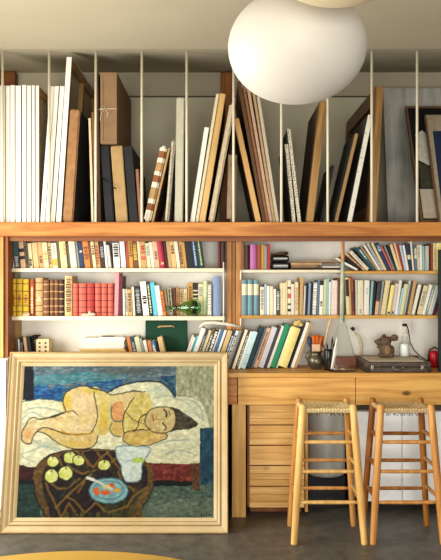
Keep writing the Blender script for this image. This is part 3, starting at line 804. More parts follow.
canvas(273, 2.8, 252, 91, 'tan canvas leaning left, second from the outside of the fan', cloth=mat('tan canvas', 'a98a66', .8, .2), face=1, D=.7)
canvas(276, 3.4, 256.4, 96, 'greyish cream canvas leaning left, outermost of the fan', cloth=mat('grey cream canvas', 'b8ab92', .8, .1), face=1, D=.7)
# speckled slats
def speck(name, c1, c2, sc=140, th=.56):
    m, nt, b = nodes(name); L = nt.links.new
    tc = nt.nodes.new('ShaderNodeTexCoord'); n = nt.nodes.new('ShaderNodeTexNoise'); n.inputs['Scale'].default_value = sc; n.inputs['Detail'].default_value = 2
    r = nt.nodes.new('ShaderNodeValToRGB'); r.color_ramp.interpolation = 'CONSTANT'
    r.color_ramp.elements[0].color = lin(c1)+(1,); r.color_ramp.elements[1].color = lin(c2)+(1,); r.color_ramp.elements[1].position = th
    L(tc.outputs['Object'], n.inputs['Vector']); L(n.outputs['Fac'], r.inputs['Fac']); L(r.outputs['Color'], b.inputs['Base Color']); b.inputs['Roughness'].default_value = .8
    return m
SPK = speck('spattered white edge', 'd6cdb4', '3a332a')
board('panel', 'panel', 292.4, 3.6, 284.8, 144, 'shorter of two slim paint-spattered white-edged panels', SPK, DGR, D=.5)
board('panel', 'panel', 297.8, 3.6, 287, 128.5, 'taller of two slim paint-spattered white-edged panels', SPK, DGR, D=.5)
board('panel', 'panel', 305.8, 7.8, 319.8, 101, 'broad oak plank-like panel leaning right beside a rod', OAK, CARDD, D=.6, rnd=.004)
board('panel', 'panel', 319, 3, 332, 165, 'dark grey panel leaning right in shade behind the oak plank', DGR, DGR, D=.4, d=4.95)
board('panel', 'panel', 334.4, 3.6, 355.4, 133, 'tan-edged dark panel leaning right, left of the dotted white canvas', mat('tan dull edge', '9c7a4c', .7), DGR, D=.42, rnd=.003)
canvas(346.8, 5.2, 368.2, 114.5, 'white canvas edge dotted with dark tacks, leaning on the big frame', cloth=speck('tack dotted canvas', 'd9d5c6', '2c2926', 90, .66), face=-1, D=.5, paint=DGR)
# big oak frame seen on edge
th, t, h, c = lean(368.4, 8, 375.6, 86.4, 4.58)
FR = empty('picture_frame', c, 'large empty dark wooden frame with oak edge seen side-on in the rack', 'frame', rot=(0, th, 0))
D = 1.06; fw = .10
for nm, (y0, y1, z0, z1) in dict(a=(0, fw, 0, h), b=(D-fw, D, 0, h), c=(fw+.001, D-fw-.001, h-fw, h), d=(fw+.001, D-fw-.001, 0, fw)).items():
    q = MB()
    q.box(-t/2+.004, t/2, y0, y1, z0, z1, 0, bev=.003)
    q.box(-t/2, -t/2+.0036, y0+.001, y1-.001, z0+.001, z1-.001, 1)
    q.build('frame_rail', [OAK if nm == 'a' else DARKW, DARKW], FR)
q = MB(); q.box(t/2-.008, t/2-.004, fw, D-fw, fw, h-fw); q.build('backing', CARDD, FR)
# pictures at the right of the rack, leaning back
def back_lean(name, x0, x1, zb, d0, d1, ztop, thick):
    """empty whose local x runs along the picture, z up its face, y into it"""
    L_ = math.hypot(d1-d0, ztop-zb); a = math.atan2(d1-d0, ztop-zb)
    return (x1-x0), L_, a
def leaning(name, x0, x1, d0, d1, zt, label, cat, zb=None):
    zb = ZR+.001 if zb is None else zb
    W, L_, a = back_lean(name, x0, x1, zb, d0, d1, zt, 0)
    e = empty(name, (x0, d0, zb), label, cat, rot=(-a, 0, 0)); return e, W, L_
e, W, L_ = leaning('canvas', X(385, 5.3), 2.1, 5.2, 5.36, 2.86, 'tall plain smoky grey canvas behind the pictures at the right of the rack', 'canvas', zb=ZR+.012)
q = MB(); q.box(0, W, 0, .03, 0, L_, bev=.004); q.build('cloth', mat('smoky grey canvas', 'a9a79c', .9, .35, 3.0, stretch=(4, 1, 1)), e)
q = MB(); q.box(.03, .09, .0315, .04, .03, L_-.03); q.box(W-.09, W-.03, .0315, .04, .03, L_-.03); q.build('stretcher', BARS, e)
e, W, L_ = leaning('framed_picture', X(421, 4.68), 2.0, 4.68, 5.08, 2.66, 'thin-framed dark picture with white and olive patches behind the last rod', 'picture', zb=ZR+.01)
TF = mat('thin brown frame', '6a4f38', .6)
for x0, x1, z0, z1 in ((0, .014, 0, L_), (W-.014, W, 0, L_), (.0145, W-.0145, L_-.014, L_), (.0145, W-.0145, 0, .014)):
    q = MB(); q.box(x0, x1, -.006, .02, z0, z1, bev=.002); q.build('frame_rail', TF, e)
q = MB(); BKK = mat('picture black', '121213', .7)
q.box(.015, W-.015, 0, .012, .015, L_-.015, 0)
def pc(px0, px1, py0, py1):     # a patch given as fractions of the picture
    return px0, px1, py0, py1
for i, pts in enumerate([
    [(.02, .03), (W-.05, .03), (W-.05, .27), (.02, .27)],
    [(.03, .28), (.33, .28), (.31, .47), (.16, .5), (.1, .46), (.04, .5)],
    [(.035, .52), (.05, .66), (.04, .74), (.09, .78), (.13, .74), (.16, .6), (.15, .5), (.1, .47)],
    [(.2, .5), (.5, .5), (.5, .7), (.22, .72)]]):
    q.add([(x, -.0006-.0002*i, z*L_/1.0) for x, z in pts], [tuple(range(len(pts)))], i+1)
q.build('picture', [BKK, mat('picture beige', 'b3a894', .8, .1), mat('picture olive', '3f3d2e', .8, .2), mat('picture white', 'c9c4b6', .8, .15), mat('picture slate', '3d4650', .8)], e, weld=False)
e, W, L_ = leaning('canvas', X(438.6, 4.61), 2.05, 4.61, 4.93, 2.57, 'canvas with navy field below a beige band, at the right end of the rack', 'canvas', zb=ZR+.004)
q = MB(); q.box(0, .012, -.002, .022, 0, L_, 0, bev=.002); q.box(.012, W, 0, .02, 0, L_, 1)
q.add([(.03, -.001, .0), (W, -.001, .0), (W, -.001, L_*.84), (.04, -.001, L_*.84)], [(0, 1, 2, 3)], 2)
q.build('cloth', [TF, mat('beige paint', '9b8e77', .8, .15), mat('navy paint', '1d2a42', .7, .3, 6)], e, weld=False)
q = MB(); q.box(.02, .07, .0215, .035, .02, L_-.02); q.box(W-.07, W-.02, .0215, .035, .02, L_-.02); q.build('stretcher', BARS, e)

# ------------------------------------------------------------------ the framed painting on the floor
PL, PA = 1.056, math.atan2(.215, 1.033)
PW_, PX0 = 1.327, -1.281
PT = empty('framed_painting', (PX0+PW_/2, 4.28, .0015), 'large framed painting of a reclining nude behind a fruit table, leaning on the workbench', 'painting', rot=(-PA, 0, 0))
GILT, nt, b = nodes('worn cream and gilt frame'); Lk = nt.links.new
tc = nt.nodes.new('ShaderNodeTexCoord'); n = nt.nodes.new('ShaderNodeTexNoise'); n.inputs['Scale'].default_value = 2.2; n.inputs['Detail'].default_value = 5
r = nt.nodes.new('ShaderNodeValToRGB'); r.color_ramp.elements[0].position = .3; r.color_ramp.elements[0].color = lin('a88f60')+(1,); r.color_ramp.elements[1].position = .6; r.color_ramp.elements[1].color = lin('c2ad84')+(1,)
Lk(tc.outputs['Object'], n.inputs['Vector']); Lk(n.outputs['Fac'], r.inputs['Fac']); Lk(r.outputs['Color'], b.inputs['Base Color']); b.inputs['Roughness'].default_value = .5; b.inputs['Specular IOR Level'].default_value = .2
GR = mat('gilt line', '9a7a48', .45, .2)
GE = mat('dark gilt outer edge', '5e4426', .5, .2)
prof = [(0, .046), (0, .004), (.003, 0), (.009, .0), (.014, .007), (.020, .0085), (.030, .013), (.040, .022), (.044, .023), (.047, .017), (.052, .016), (.060, .023), (.064, .029), (.067, .026), (.076, .030), (.086, .037), (.086, .046)]
def rail(p0, p1, inward):
    """p0,p1 outer corners (x,z); inward = unit (x,z) toward the picture; mitred ends"""
    q = MB(); d_ = Vector((p1[0]-p0[0], p1[1]-p0[1])).normalized(); iv = Vector(inward); a = []; b_ = []
    for s_, y in prof:
        A = Vector(p0) + d_*s_ + iv*s_; B = Vector(p1) - d_*s_ + iv*s_
        a.append((A.x, y, A.y)); b_.append((B.x, y, B.y))
    n_ = len(prof)
    for i in range(n_-1): q.add([a[i], a[i+1], b_[i+1], b_[i]], [(0, 1, 2, 3)], 1 if i in (0, 1) else (2 if i in (2, 7, 8, 12) else 0))
    q.add([a[-1], a[0], b_[0], b_[-1]], [(0, 1, 2, 3)], 0)
    q.add(a, [tuple(range(n_))], 0); q.add(b_, [tuple(reversed(range(n_)))], 0)
    q.build('frame_rail', [GILT, GE, GR], PT)
w2 = PW_/2
rail((-w2, 0), (-w2, PL), (1, 0)); rail((w2, PL), (w2, 0), (-1, 0)); rail((-w2, PL), (w2, PL), (0, -1)); rail((w2, 0), (-w2, 0), (0, 1))
# picture surface: a grid whose vertex colours are the painted picture (pixel frame used only to place the shapes of the artwork)
NU, NV = 300, 250
in0 = .082
us = np.linspace(-w2+in0, w2-in0, NU); vs_ = np.linspace(in0, PL-in0, NV)
U, V = np.meshgrid(us, vs_)
yl = .037
wy = 4.28 + yl*math.cos(PA) + V*math.sin(PA)
wz = .0015 + V*math.cos(PA) - yl*math.sin(PA)
wx = PX0 + w2 + U
PXX = CX + wx*F/wy; PYY = CY - (wz-H)*F/wy
# stretch to the artwork's own corner coordinates
rs = np.random.RandomState(3)
img = np.zeros((NV, NU, 3))
def smooth(a, k):
    for _ in range(k):
        a = (a + np.roll(a, 1, 0) + np.roll(a, -1, 0) + np.roll(a, 1, 1) + np.roll(a, -1, 1))/5
    return a
def noise(kx, ky):
    n = rs.randn(NV, NU)
    for _ in range(kx): n = (n + np.roll(n, 1, 1) + np.roll(n, -1, 1))/3
    for _ in range(ky): n = (n + np.roll(n, 1, 0) + np.roll(n, -1, 0))/3
    return n/n.std()
wob_x = noise(9, 9)*.25; wob_y = noise(9, 9)*.25
QX, QY = PXX+wob_x, PYY+wob_y
def inside(poly):
    m = np.zeros((NV, NU), bool); n = len(poly)
    for i in range(n):
        x0, y0 = poly[i]; x1, y1 = poly[(i+1) % n]
        if y0 == y1: continue
        c = ((QY < y0) != (QY < y1)); xi = (x1-x0)*(QY-y0)/(y1-y0)+x0
        m ^= c & (QX < xi)
    return m
def curve(pts, closed=True, k=8):
    out = []; n = len(pts); R_ = range(n if closed else n-1)
    for i in R_:
        g = lambda j: pts[j % n] if closed else pts[max(0, min(n-1, j))]
        p0, p1, p2, p3 = g(i-1), g(i), g(i+1), g(i+2)
        for t in np.arange(k)/k:
            out.append(tuple(.5*((2*p1[q]) + (-p0[q]+p2[q])*t + (2*p0[q]-5*p1[q]+4*p2[q]-p3[q])*t*t + (-p0[q]+3*p1[q]-3*p2[q]+p3[q])*t**3) for q in (0, 1)))
    if not closed: out.append(pts[-1])
    return out
def C(h): return np.array([int(h[i:i+2], 16) for i in (0, 2, 4)], float)
def fill(m, h, amp=12, st=(6, 1), h2=None):
    n = noise(*st)
    c = C(h)[None, None, :] + n[..., None]*amp*.75
    if h2 is not None:
        k = np.clip(noise(st[0], st[1])*.28+.42, 0, 1)[..., None]
        c = c*(1-k) + (C(h2)[None, None, :] + n[..., None]*amp)*k
    img[m] = c[m]
def dist(pts):
    d = np.full((NV, NU), 1e9)
    for (x0, y0), (x1, y1) in zip(pts, pts[1:]):
        dx, dy = x1-x0, y1-y0; L2 = dx*dx+dy*dy+1e-9
        t = np.clip(((QX-x0)*dx+(QY-y0)*dy)/L2, 0, 1)
        d = np.minimum(d, np.hypot(QX-x0-t*dx, QY-y0-t*dy))
    return d
def stroke(pts, h, w=.5, a=.85):
    k = np.clip((w-dist(pts))/.5+.5, 0, 1)[..., None]*a
    img[:] = img*(1-k) + C(h)*k
def soft(cx, cy, rx, ry, h, a=.7):
    k = np.exp(-(((QX-cx)/rx)**2+((QY-cy)/ry)**2))[..., None]*a
    img[:] = img*(1-k) + C(h)*k
def ellp(cx, cy, rx, ry, n=24): return [(cx+rx*math.cos(2*math.pi*i/n), cy+ry*math.sin(2*math.pi*i/n)) for i in range(n)]
ALL = np.ones((NV, NU), bool)
fill(ALL, '5d6f68', 9, (5, 2), '73806f')                                    # floor
fill(QY < 470, '5e7c92', 12, (8, 1), '8b8f92')                              # sky-like wall
fill((QY < 412) & (QY > 386+noise(5, 5)*1.5) & (QX < 84), '2b5f96', 14, (6, 1), '3d7fb0')
fill(inside([(86, 380), (122, 378), (122, 392), (86, 392)]), '2f6298', 12, (6, 1), '5a86a6')
fill(inside([(34, 376), (74, 372), (130, 374), (126, 379), (34, 386)]), '56909f', 10, (8, 1), '7c98a4')
soft(135, 370, 26, 4, '6d6862', .6); soft(112, 374, 10, 4, '777270', .4)
fill(inside([(20, 360), (33.5, 360), (34, 401), (20, 403)]), '1c2434', 6)
fill(inside([(160, 376), (178, 376), (178, 398), (160, 392)]), '2a5878', 10, (3, 3), '6a8494')
fill(inside([(176, 360), (216, 360), (216, 430), (206, 428), (198, 402), (176, 398)]), 'a9a88f', 10, (2, 6), 'bdbcaa')
# floor under bed, left
fill(inside([(14, 462), (40, 464), (40, 521), (14, 521)]), '2e4744', 6, (6, 1), '3d5a50')
fill(inside([(15, 464), (44, 465), (38, 482), (15, 481)]), '4e211c', 7)
fill(inside([(15, 480), (40, 480), (40, 485), (15, 484)]), '161b1c', 3)
# sheets
sh = curve([(21, 403), (30, 400), (44, 399), (62, 401), (80, 400), (100, 398), (107, 392), (120, 386), (132, 383), (146, 381), (160, 382), (168, 388), (174, 396), (188, 397), (200, 402), (206, 414), (210, 430), (209, 450), (200, 463), (150, 464), (110, 462), (60, 466), (17, 463), (17, 430)])
fill(inside(sh), 'd8d5c2', 9, (5, 2), 'e4dcc4')
stroke(curve([(105, 394), (120, 386), (132, 383), (146, 381), (160, 382), (168, 388), (175, 397)], False), '1c2a33', .8, .8)
stroke(curve([(21, 402), (40, 399), (60, 401), (66, 402)], False), '37505e', .6, .7)
for pts in ([(24, 412), (32, 408), (46, 408), (60, 412)], [(22, 420), (30, 412), (40, 415)], [(30, 452), (44, 446), (60, 450)], [(45, 458), (60, 454), (80, 458)], [(155, 398), (166, 396), (176, 398), (190, 406), (200, 418)], [(165, 455), (180, 450), (196, 455)], [(154, 446), (170, 441), (190, 440)], [(18, 452), (24, 458), (34, 462)], [(24, 434), (40, 444), (60, 452), (78, 452)], [(190, 400), (200, 408), (203, 420)]):
    stroke(curve(pts, False), '8fa3a8', .7, .55)
soft(32, 424, 9, 5, '9fb4ba', .5); soft(48, 444, 12, 3, 'aebcbc', .5); soft(160, 390, 9, 4, 'b9c8c4', .6); soft(187, 418, 8, 6, 'dfe0d8', .6); soft(120, 452, 14, 4, 'b9c6c4', .5)
soft(190, 408, 10, 4, 'c4cdb8', .5)
# bed base right
fill(inside([(148, 463), (193, 464), (193, 482), (148, 482)]), '7d342c', 12, (3, 3), '8d4a3c')
fill(inside([(148, 480), (193, 481), (193, 486), (148, 486)]), '17191a', 3)
fill(inside([(190, 463), (200, 463), (200, 491), (193, 490)]), '6a4f38', 10, (2, 2), '7c4b35')
fill(inside([(206, 430), (216, 426), (216, 521), (206, 521)]), '46606a', 9, (2, 6), '728079')
fill(inside([(200, 428), (216, 428), (214, 480), (208, 484), (200, 484)]), '264b62', 9, (2, 6), '3d6a7c')
fill(inside([(150, 500), (216, 498), (216, 521), (146, 521)]), '6c7a70', 9, (6, 2), '818a7c')
# legs
OUT = '463a2c'
low = curve([(96, 420), (98, 436), (92, 447), (76, 449), (60, 444), (46, 434), (36, 431), (38, 426), (60, 424)])
fill(inside(low), 'd8c694', 9, (4, 2), 'd3b78e'); stroke(low+[low[0]], OUT, .55)
leg = curve([(66, 412), (54, 416), (40, 419), (33, 417), (27, 423), (22, 434), (23, 442), (31, 443), (34, 434), (44, 428), (58, 431), (72, 434), (90, 432), (97, 424), (90, 412)])
fill(inside(leg), 'dfd3b4', 8, (5, 1), 'd8c19c'); stroke(leg+[leg[0]], OUT, .6)
soft(28, 434, 5, 7, 'cf9a62', .7); soft(70, 432, 18, 2, 'd9b23e', .7)
# hip and torso
tor = curve([(92, 388), (104, 391), (111, 395), (120, 393), (132, 392), (146, 392), (152, 404), (150, 420), (146, 436), (136, 438), (122, 434), (112, 432), (100, 436), (94, 430), (90, 410)])
fill(inside(tor), 'd8ca92', 9, (3, 3), 'dcc8a2')
hip = curve([(64, 413), (63, 402), (66, 393), (74, 388), (84, 386.5), (92, 389), (96, 402), (97, 418), (94, 430), (84, 434), (76, 428), (72, 418)])
fill(inside(hip), 'e0cda4', 8, (3, 3), 'dfc0a0'); soft(67, 402, 4, 9, 'd6b83e', .8); soft(90, 391, 9, 3, 'd3bf55', .7)
leg2 = curve([(64, 415), (78, 412), (92, 414), (96, 425), (86, 433), (66, 433), (52, 428), (46, 422), (54, 417)]); fill(inside(leg2), 'e0cdb0', 8, (5, 2), 'dcc28c')
stroke(curve([(40, 419), (54, 416.5), (65, 412), (63, 402), (66, 393), (74, 388), (84, 386), (92, 388), (104, 391), (112, 395), (122, 393), (134, 391), (145, 392)], False), OUT, .6)
stroke(curve([(65, 412), (72, 411), (78, 415)], False), OUT, .5); stroke(curve([(94, 392), (96, 404), (97, 418), (93, 430), (86, 434), (66, 434), (52, 429)], False), OUT, .6)
stroke(curve([(62, 431), (76, 435), (92, 433)], False), 'c9a02c', .9, .8)
soft(104, 412, 4, 14, 'd7bc4a', .6); soft(103, 424, 4, 8, 'd2a83e', .5)
soft(80, 402, 11, 9, 'e6d2b4', .55); soft(128, 400, 12, 5, 'e4cdb0', .6); soft(122, 428, 14, 5, 'd4b44c', .4); soft(60, 424, 14, 4, 'e4d2a6', .5); soft(75, 444, 16, 3, 'cfae44', .5); soft(107, 400, 4, 8, 'e0cc98', .5)
# breasts
b1 = curve([(113, 404), (122, 402), (125, 412), (122, 421), (114, 420), (111, 412)]); fill(inside(b1), 'd6ac7c', 9, (2, 2), 'd69a70'); stroke(curve([(112, 406), (111, 414), (115, 421), (122, 421)], False), '4d6a62', .7, .8)
b2 = curve([(112, 424), (120, 422), (124, 430), (120, 437), (113, 434)]); fill(inside(b2), 'd2b57a', 8); stroke(curve([(112, 424), (110, 430), (114, 436), (120, 437)], False), '5b7468', .6, .8)
# arms
arm = curve([(130, 400), (140, 393), (148, 396), (152, 404), (150, 418), (144, 430), (134, 438), (124, 436), (122, 426), (125, 412)])
fill(inside(arm), 'd8ca94', 9, (3, 3), 'd0ba6c'); stroke(curve([(134, 398), (127, 408), (123, 420), (123, 430), (126, 436)], False), OUT, .6)
fore = curve([(124, 434), (136, 430), (150, 430), (164, 432), (166, 438), (152, 444), (136, 446), (124, 442)])
fill(inside(fore), 'd4bc70', 9, (5, 2), 'd2b28a'); stroke(fore+[fore[0]], OUT, .5)
# head
hair = curve([(170, 408), (178, 409), (186, 414), (198, 424), (190, 429), (178, 430), (170, 431), (173, 420)])
fill(inside(hair), '4a4238', 10, (5, 1), '6e6552'); soft(180, 424, 5, 3, '6f6653', .5)
head = curve([(147, 414), (152, 409), (162, 407), (172, 409), (176, 417), (174, 427), (168, 432), (156, 433), (148, 428), (145, 421)])
fill(inside(head), 'd2c49a', 8, (3, 3), 'c9b17e'); stroke(head+[head[0]], OUT, .5)
soft(152, 420, 4, 5, 'c8a070', .4); soft(171, 420, 4, 6, 'dccaa0', .5)
stroke(curve([(164, 410), (167, 413), (166, 417)], False), '3a3630', .7); stroke(curve([(163, 423), (166, 427), (165, 430)], False), '3a3630', .7)
stroke(curve([(169, 411), (170, 415)], False), '6a5a40', .4); stroke(curve([(156, 419), (164, 420)], False), 'a88a58', .5); stroke(curve([(153, 416), (153.5, 421)], False), '8a5a48', .6)
stroke(curve([(146, 414), (140, 418), (138, 426), (134, 432)], False), OUT, .5); stroke(curve([(126, 412), (134, 420), (144, 424)], False), OUT, .4, .6)
# round table
tb = curve([(33, 480), (36, 467), (44, 458), (58, 452), (76, 449.5), (98, 449), (120, 450), (138, 456), (150, 466), (154, 480), (150, 496), (142, 508), (134, 521), (52, 521), (42, 510), (36, 497)])
TM = inside(tb)
fill(TM, '6b5330', 10, (3, 2), '7d6338')
tt = curve([(42, 484), (44, 470), (54, 459), (68, 453), (92, 451), (116, 452), (134, 458), (146, 468), (148, 480), (142, 494), (130, 508), (124, 521), (58, 521), (48, 506)])
TT = inside(tt); fill(TT, '2c2624', 7, (2, 2), '3b2a2a')
fill(TT & (QX > 100) & (QY > 500), '3a3a22', 8, (2, 3), '55502a')
base = img.copy()
och = '957538'
for pts, hh in (([(76, 486), (83, 483), (89, 490), (88, 500), (80, 503), (75, 498)], '33211f'), ([(62, 519), (70, 504), (78, 516), (78, 521)], '452724'), ([(89, 511), (95, 503), (101, 511)], '33211f'), ([(92, 452), (98, 456), (106, 452), (99, 464)], '3c2420'), ([(54, 490), (62, 494), (58, 506)], '252b2c'), ([(112, 472), (120, 474), (116, 482)], '40282a'), ([(84, 456), (92, 458), (88, 466)], '2a2c2c')):
    fill(inside(pts), hh, 5)
for pts in ([(45.7, 483), (51, 496), (57, 508), (62, 520)], [(50, 482), (58, 489), (68, 488), (80, 478)], [(56, 508), (66, 497), (78, 486), (92, 474)], [(60, 520), (69, 503), (77, 515)], [(66, 497), (74, 500), (85, 513), (96, 502), (107, 513), (126, 507)],
            [(76, 451), (84, 458), (93, 467), (100, 459), (107, 452)], [(82, 452), (88, 466)], [(107, 452), (113, 460), (120, 470)], [(98, 453), (104, 462)], [(58, 457), (62, 466)], [(68, 466), (82, 474), (96, 470)], [(112, 462), (122, 452)],
            [(118, 472), (122, 482), (134, 490)], [(126, 508), (134, 496), (146, 488)], [(84, 482), (78, 492)], [(46, 472), (52, 484)]):
    stroke(pts, och, 1.15, .8)
for k in range(9): fill(TT & (QY > 512) & (QX > 64+k*8) & (QX < 68+k*8), '4c4a26' if k % 2 else '5f5a2c', 7)
for pts in ([(60, 498), (74, 480)], [(70, 474), (84, 490)], [(78, 462), (96, 476)], [(110, 470), (120, 480)], [(132, 512), (140, 492)], [(70, 474), (80, 466)]): stroke(pts, '46563a', .8, .7)
soft(137, 492, 8, 8, '8d7a44', .5); soft(104, 465, 18, 6, '8a5a22', .3)
keep = ~TT & ~inside(tb); img[keep] = base[keep]
stroke(curve([(33, 480), (36, 497), (42, 510), (48, 520)], False), '1b1a14', .7, .7); stroke(curve([(154, 482), (150, 496), (142, 508)], False), '1d1c14', .7, .6)
stroke(curve([(44, 458), (58, 452), (76, 449.5), (100, 449)], False), '29231a', .5, .8)
for x, y, rx, ry in ((52.8, 461.5, 6.2, 5.6), (51.6, 476, 6.8, 7.2), (65.6, 473.2, 7.4, 7), (70, 458, 6.6, 6), (78.6, 460.4, 6, 5.6), (104.2, 465, 6.4, 5.6)):
    p = ellp(x, y, rx, ry); fill(inside(p), 'd7d68c', 8, (2, 2), 'e0dfac'); stroke(p+[p[0]], '3c3a20', .5, .8)
    soft(x-rx*.5, y+ry*.3, 2.4, 3, 'c2c150', .6); stroke([(x, y-ry+1), (x+.4, y-ry+3)], '4a4a26', .5)
bowl = curve([(115.5, 449), (121, 446), (136, 446), (150, 448), (147, 456), (142, 464), (141, 478), (136, 482), (126, 481), (122, 474), (121, 466), (117, 458)])
fill(inside(bowl), 'ccd4d6', 7, (2, 3), 'e0e2de'); stroke(bowl+[bowl[0]], '8495a4', .6, .9)
stroke(curve([(117, 450), (124, 461), (146, 456)], False), '9fb0bc', .5, .6)
p = ellp(138.5, 460, 6, 3); fill(inside(p), 'b0c56a', 7, (2, 2), 'c5d488')
p = ellp(108.6, 490.5, 19.6, 13.2); fill(inside(p), '86a9b4', 7, (3, 2), '9cc0c6'); stroke(p+[p[0]], '49707e', .6, .9)
p = ellp(108.6, 490, 15, 9.2); stroke(p+[p[0]], '5d8796', .6, .8)
for x, y, rx, ry, h in ((96.6, 491.4, 3, 4, 'd9722c'), (105.6, 492.6, 5, 2.6, 'd8702c'), (111.8, 486, 3, 3, 'dc7a2a'), (107, 486.6, 4, 2.2, 'e0b83c'), (117, 490.4, 3.4, 2, 'e2b03a')):
    fill(inside(ellp(x, y, rx, ry)), h, 8, (2, 2))
stroke([(89, 478.5), (96, 481), (112, 489)], 'd9cfc6', 1.2, .95); stroke([(88, 478), (93, 479.5)], 'e8e4de', 1.8, .9)
# small dark unreadable scribble low right
for pts in ([(201, 514), (202, 516.5)], [(203, 514.5), (204.5, 516)], [(206, 514), (206.5, 516.4)], [(208, 515), (211, 515.4)]): stroke(pts, '1f2422', .5, .8)
img += (noise(2, 0)*3.5 + noise(0, 2)*3)[..., None]
img = np.clip((img-6)*.86*np.array([.985, 1, .95]), 0, 255)/255.0
img = np.clip((img-.03)*1.03, 0, 1)**1.25
linr = np.where(img <= .04045, img/12.92, ((img+.055)/1.055)**2.4)
verts = np.stack([U, np.full_like(U, yl), V], -1).reshape(-1, 3)
idx = np.arange(NU*NV).reshape(NV, NU)
fc = np.stack([idx[:-1, :-1], idx[:-1, 1:], idx[1:, 1:], idx[1:, :-1]], -1).reshape(-1, 4)
me = bpy.data.meshes.new('painted_canvas'); me.from_pydata(verts.tolist(), [], fc.tolist())
ca = me.color_attributes.new('paint', 'FLOAT_COLOR', 'POINT')
ca.data.foreach_set('color', np.concatenate([linr.reshape(-1, 3), np.ones((NU*NV, 1))], 1).astype(np.float32).ravel())
pm, nt, b = nodes('oil paint')
at = nt.nodes.new('ShaderNodeVertexColor'); at.layer_name = 'paint'; nt.links.new(at.outputs['Color'], b.inputs['Base Color']); b.inputs['Roughness'].default_value = .6; b.inputs['Specular IOR Level'].default_value = .12
n = nt.nodes.new('ShaderNodeTexNoise'); n.inputs['Scale'].default_value = 160; bp = nt.nodes.new('ShaderNodeBump'); bp.inputs['Strength'].default_value = .25; bp.inputs['Distance'].default_value = .002
tc = nt.nodes.new('ShaderNodeTexCoord'); nt.links.new(tc.outputs['Object'], n.inputs['Vector']); nt.links.new(n.outputs['Fac'], bp.inputs['Height']); nt.links.new(bp.outputs['Normal'], b.inputs['Normal'])
me.materials.append(pm)
o = bpy.data.objects.new('painted_canvas', me); COL.objects.link(o); o.parent = PT
q = MB(); q.box(-w2+.08, w2-.08, yl+.003, yl+.008, .08, PL-.08); q.build('backing', BARS, PT)
# ------------------------------------------------------------------ stools
def stool(cx, label, wf, wb, tint):
    """front legs bottom half-width .198, top .137; front depth 4.11-4.17, back 4.42-4.38"""
    S = empty('bar_stool', (cx, 4.265, 0), label, 'stool', 'rush-seated bar stools at the workbench')
    bx, tx = .196, .140
    P = {}
    for sx in (-1, 1):
        for nm, yb, yt, r_ in (('f', -.155, -.105, .0205), ('b', .155, .105, .0185)):
            p0 = Vector((sx*bx*(1 if nm == 'f' else .97), yb, .0)); p1 = Vector((sx*tx, yt, 0.772 if nm == 'f' else .775))
            P[(sx, nm)] = (p0, p1)
            q = MB(); d_ = p1-p0
            q.tube([p0+d_*t for t in (0, .01, .15, .5, .8, .985, .997, 1.0)], [r_*.8, r_*.9, r_*.95, r_*1.05, r_*1.05, r_*.98, r_*.8, r_*.45], 16)
            q.build('leg', wf if nm == 'f' else wb, S)
    def at(k, z):
        p0, p1 = P[k]; return p0 + (p1-p0)*(z/p1.z)
    def rung(a, b_, m):
        q = MB(); d_ = b_-a
        q.tube([a+d_*t for t in (.02, .15, .5, .85, .98)], [.008, .0105, .0115, .0105, .008], 12); q.build('rung', m, S)
    for z in (.231, .40, .562):
        rung(at((-1, 'f'), z), at((1, 'f'), z), wf); rung(at((-1, 'b'), z), at((1, 'b'), z), wb)
        for sx in (-1, 1): rung(at((sx, 'f'), z+.022), at((sx, 'b'), z+.022), wb if sx < 0 else wf)
    # rush seat
    q = MB(); n = 96; hx, hy = .152, .118; vs = []; fs = []
    rr = random.Random(5)
    jit = [[rr.uniform(-1, 1) for _ in range(n+1)] for _ in range(n+1)]
    for side in (1, -1):
        o_ = len(vs)
        for j in range(n+1):
            for i in range(n+1):
                u, v = -1+2*i/n, -1+2*j/n
                x, y = u*hx, v*hy
                m_ = max(abs(u), abs(v)); ed = 1-m_
                sag = -.020*(1-m_**2)**1.0
                rnd = (1-math.sqrt(max(0, 1-max(0, (m_-.86)/.14)**2)))*.016
                if abs(v) > abs(u): cord = x; par = y
                else: cord = y; par = x
                ridge = .005*abs(math.sin(math.pi*cord/.016 + .6*math.sin(par*70)))
                z = .749 + (sag + .002 + ridge - rnd if side > 0 else -.024 - .3*sag + rnd - ridge)
                z += jit[i][j]*.0009
                vs.append((x*(1+.0), y, z))
        for j in range(n):
            for i in range(n): fs.append((o_+j*(n+1)+i, o_+j*(n+1)+i+1, o_+(j+1)*(n+1)+i+1, o_+(j+1)*(n+1)+i))
    N1 = (n+1)*(n+1)
    ring = [i for i in range(n+1)] + [j*(n+1)+n for j in range(1, n+1)] + [n*(n+1)+i for i in range(n-1, -1, -1)] + [j*(n+1) for j in range(n-1, 0, -1)]
    for a, b_ in zip(ring, ring[1:]+ring[:1]): fs.append((a, b_, N1+b_, N1+a))
    q.add(vs, fs, 0, True); q.build('rush_seat', tint, S)
    q = MB()   # loose rush ends under the front rail
    for k in range(34):
        x = rr.uniform(-hx*.75, hx*.75); y = -hy+rr.uniform(.004, .03)
        q.tube([(x, y, .72), (x+rr.uniform(-.01, .01), y+rr.uniform(-.003, .003), .711-rr.uniform(0, .009))], [.0022, .001], 5)
    q.build('loose_rush', mat('frayed rush', '6d5230', .9, .3), S)
RUSH = mat('pale rush cord', 'dcc08c', .85, .45, 120, bump=.4)
RUSH2 = mat('darker rush cord', 'cbad7c', .85, .45, 120, bump=.4)
stool(X((293.5+364.8)/2, 4.11), 'pale wooden bar stool with woven rush seat, nearer the framed painting', STOOLW, STOOLO, RUSH)
stool(X((376+440)/2, 4.11), 'honey-toned wooden bar stool with woven rush seat, in front of the white cupboard', STOOLO, wood('amber turned beech', '8a4f1e', 'b0722f', 'z', knots=False, rough=.35), RUSH2)

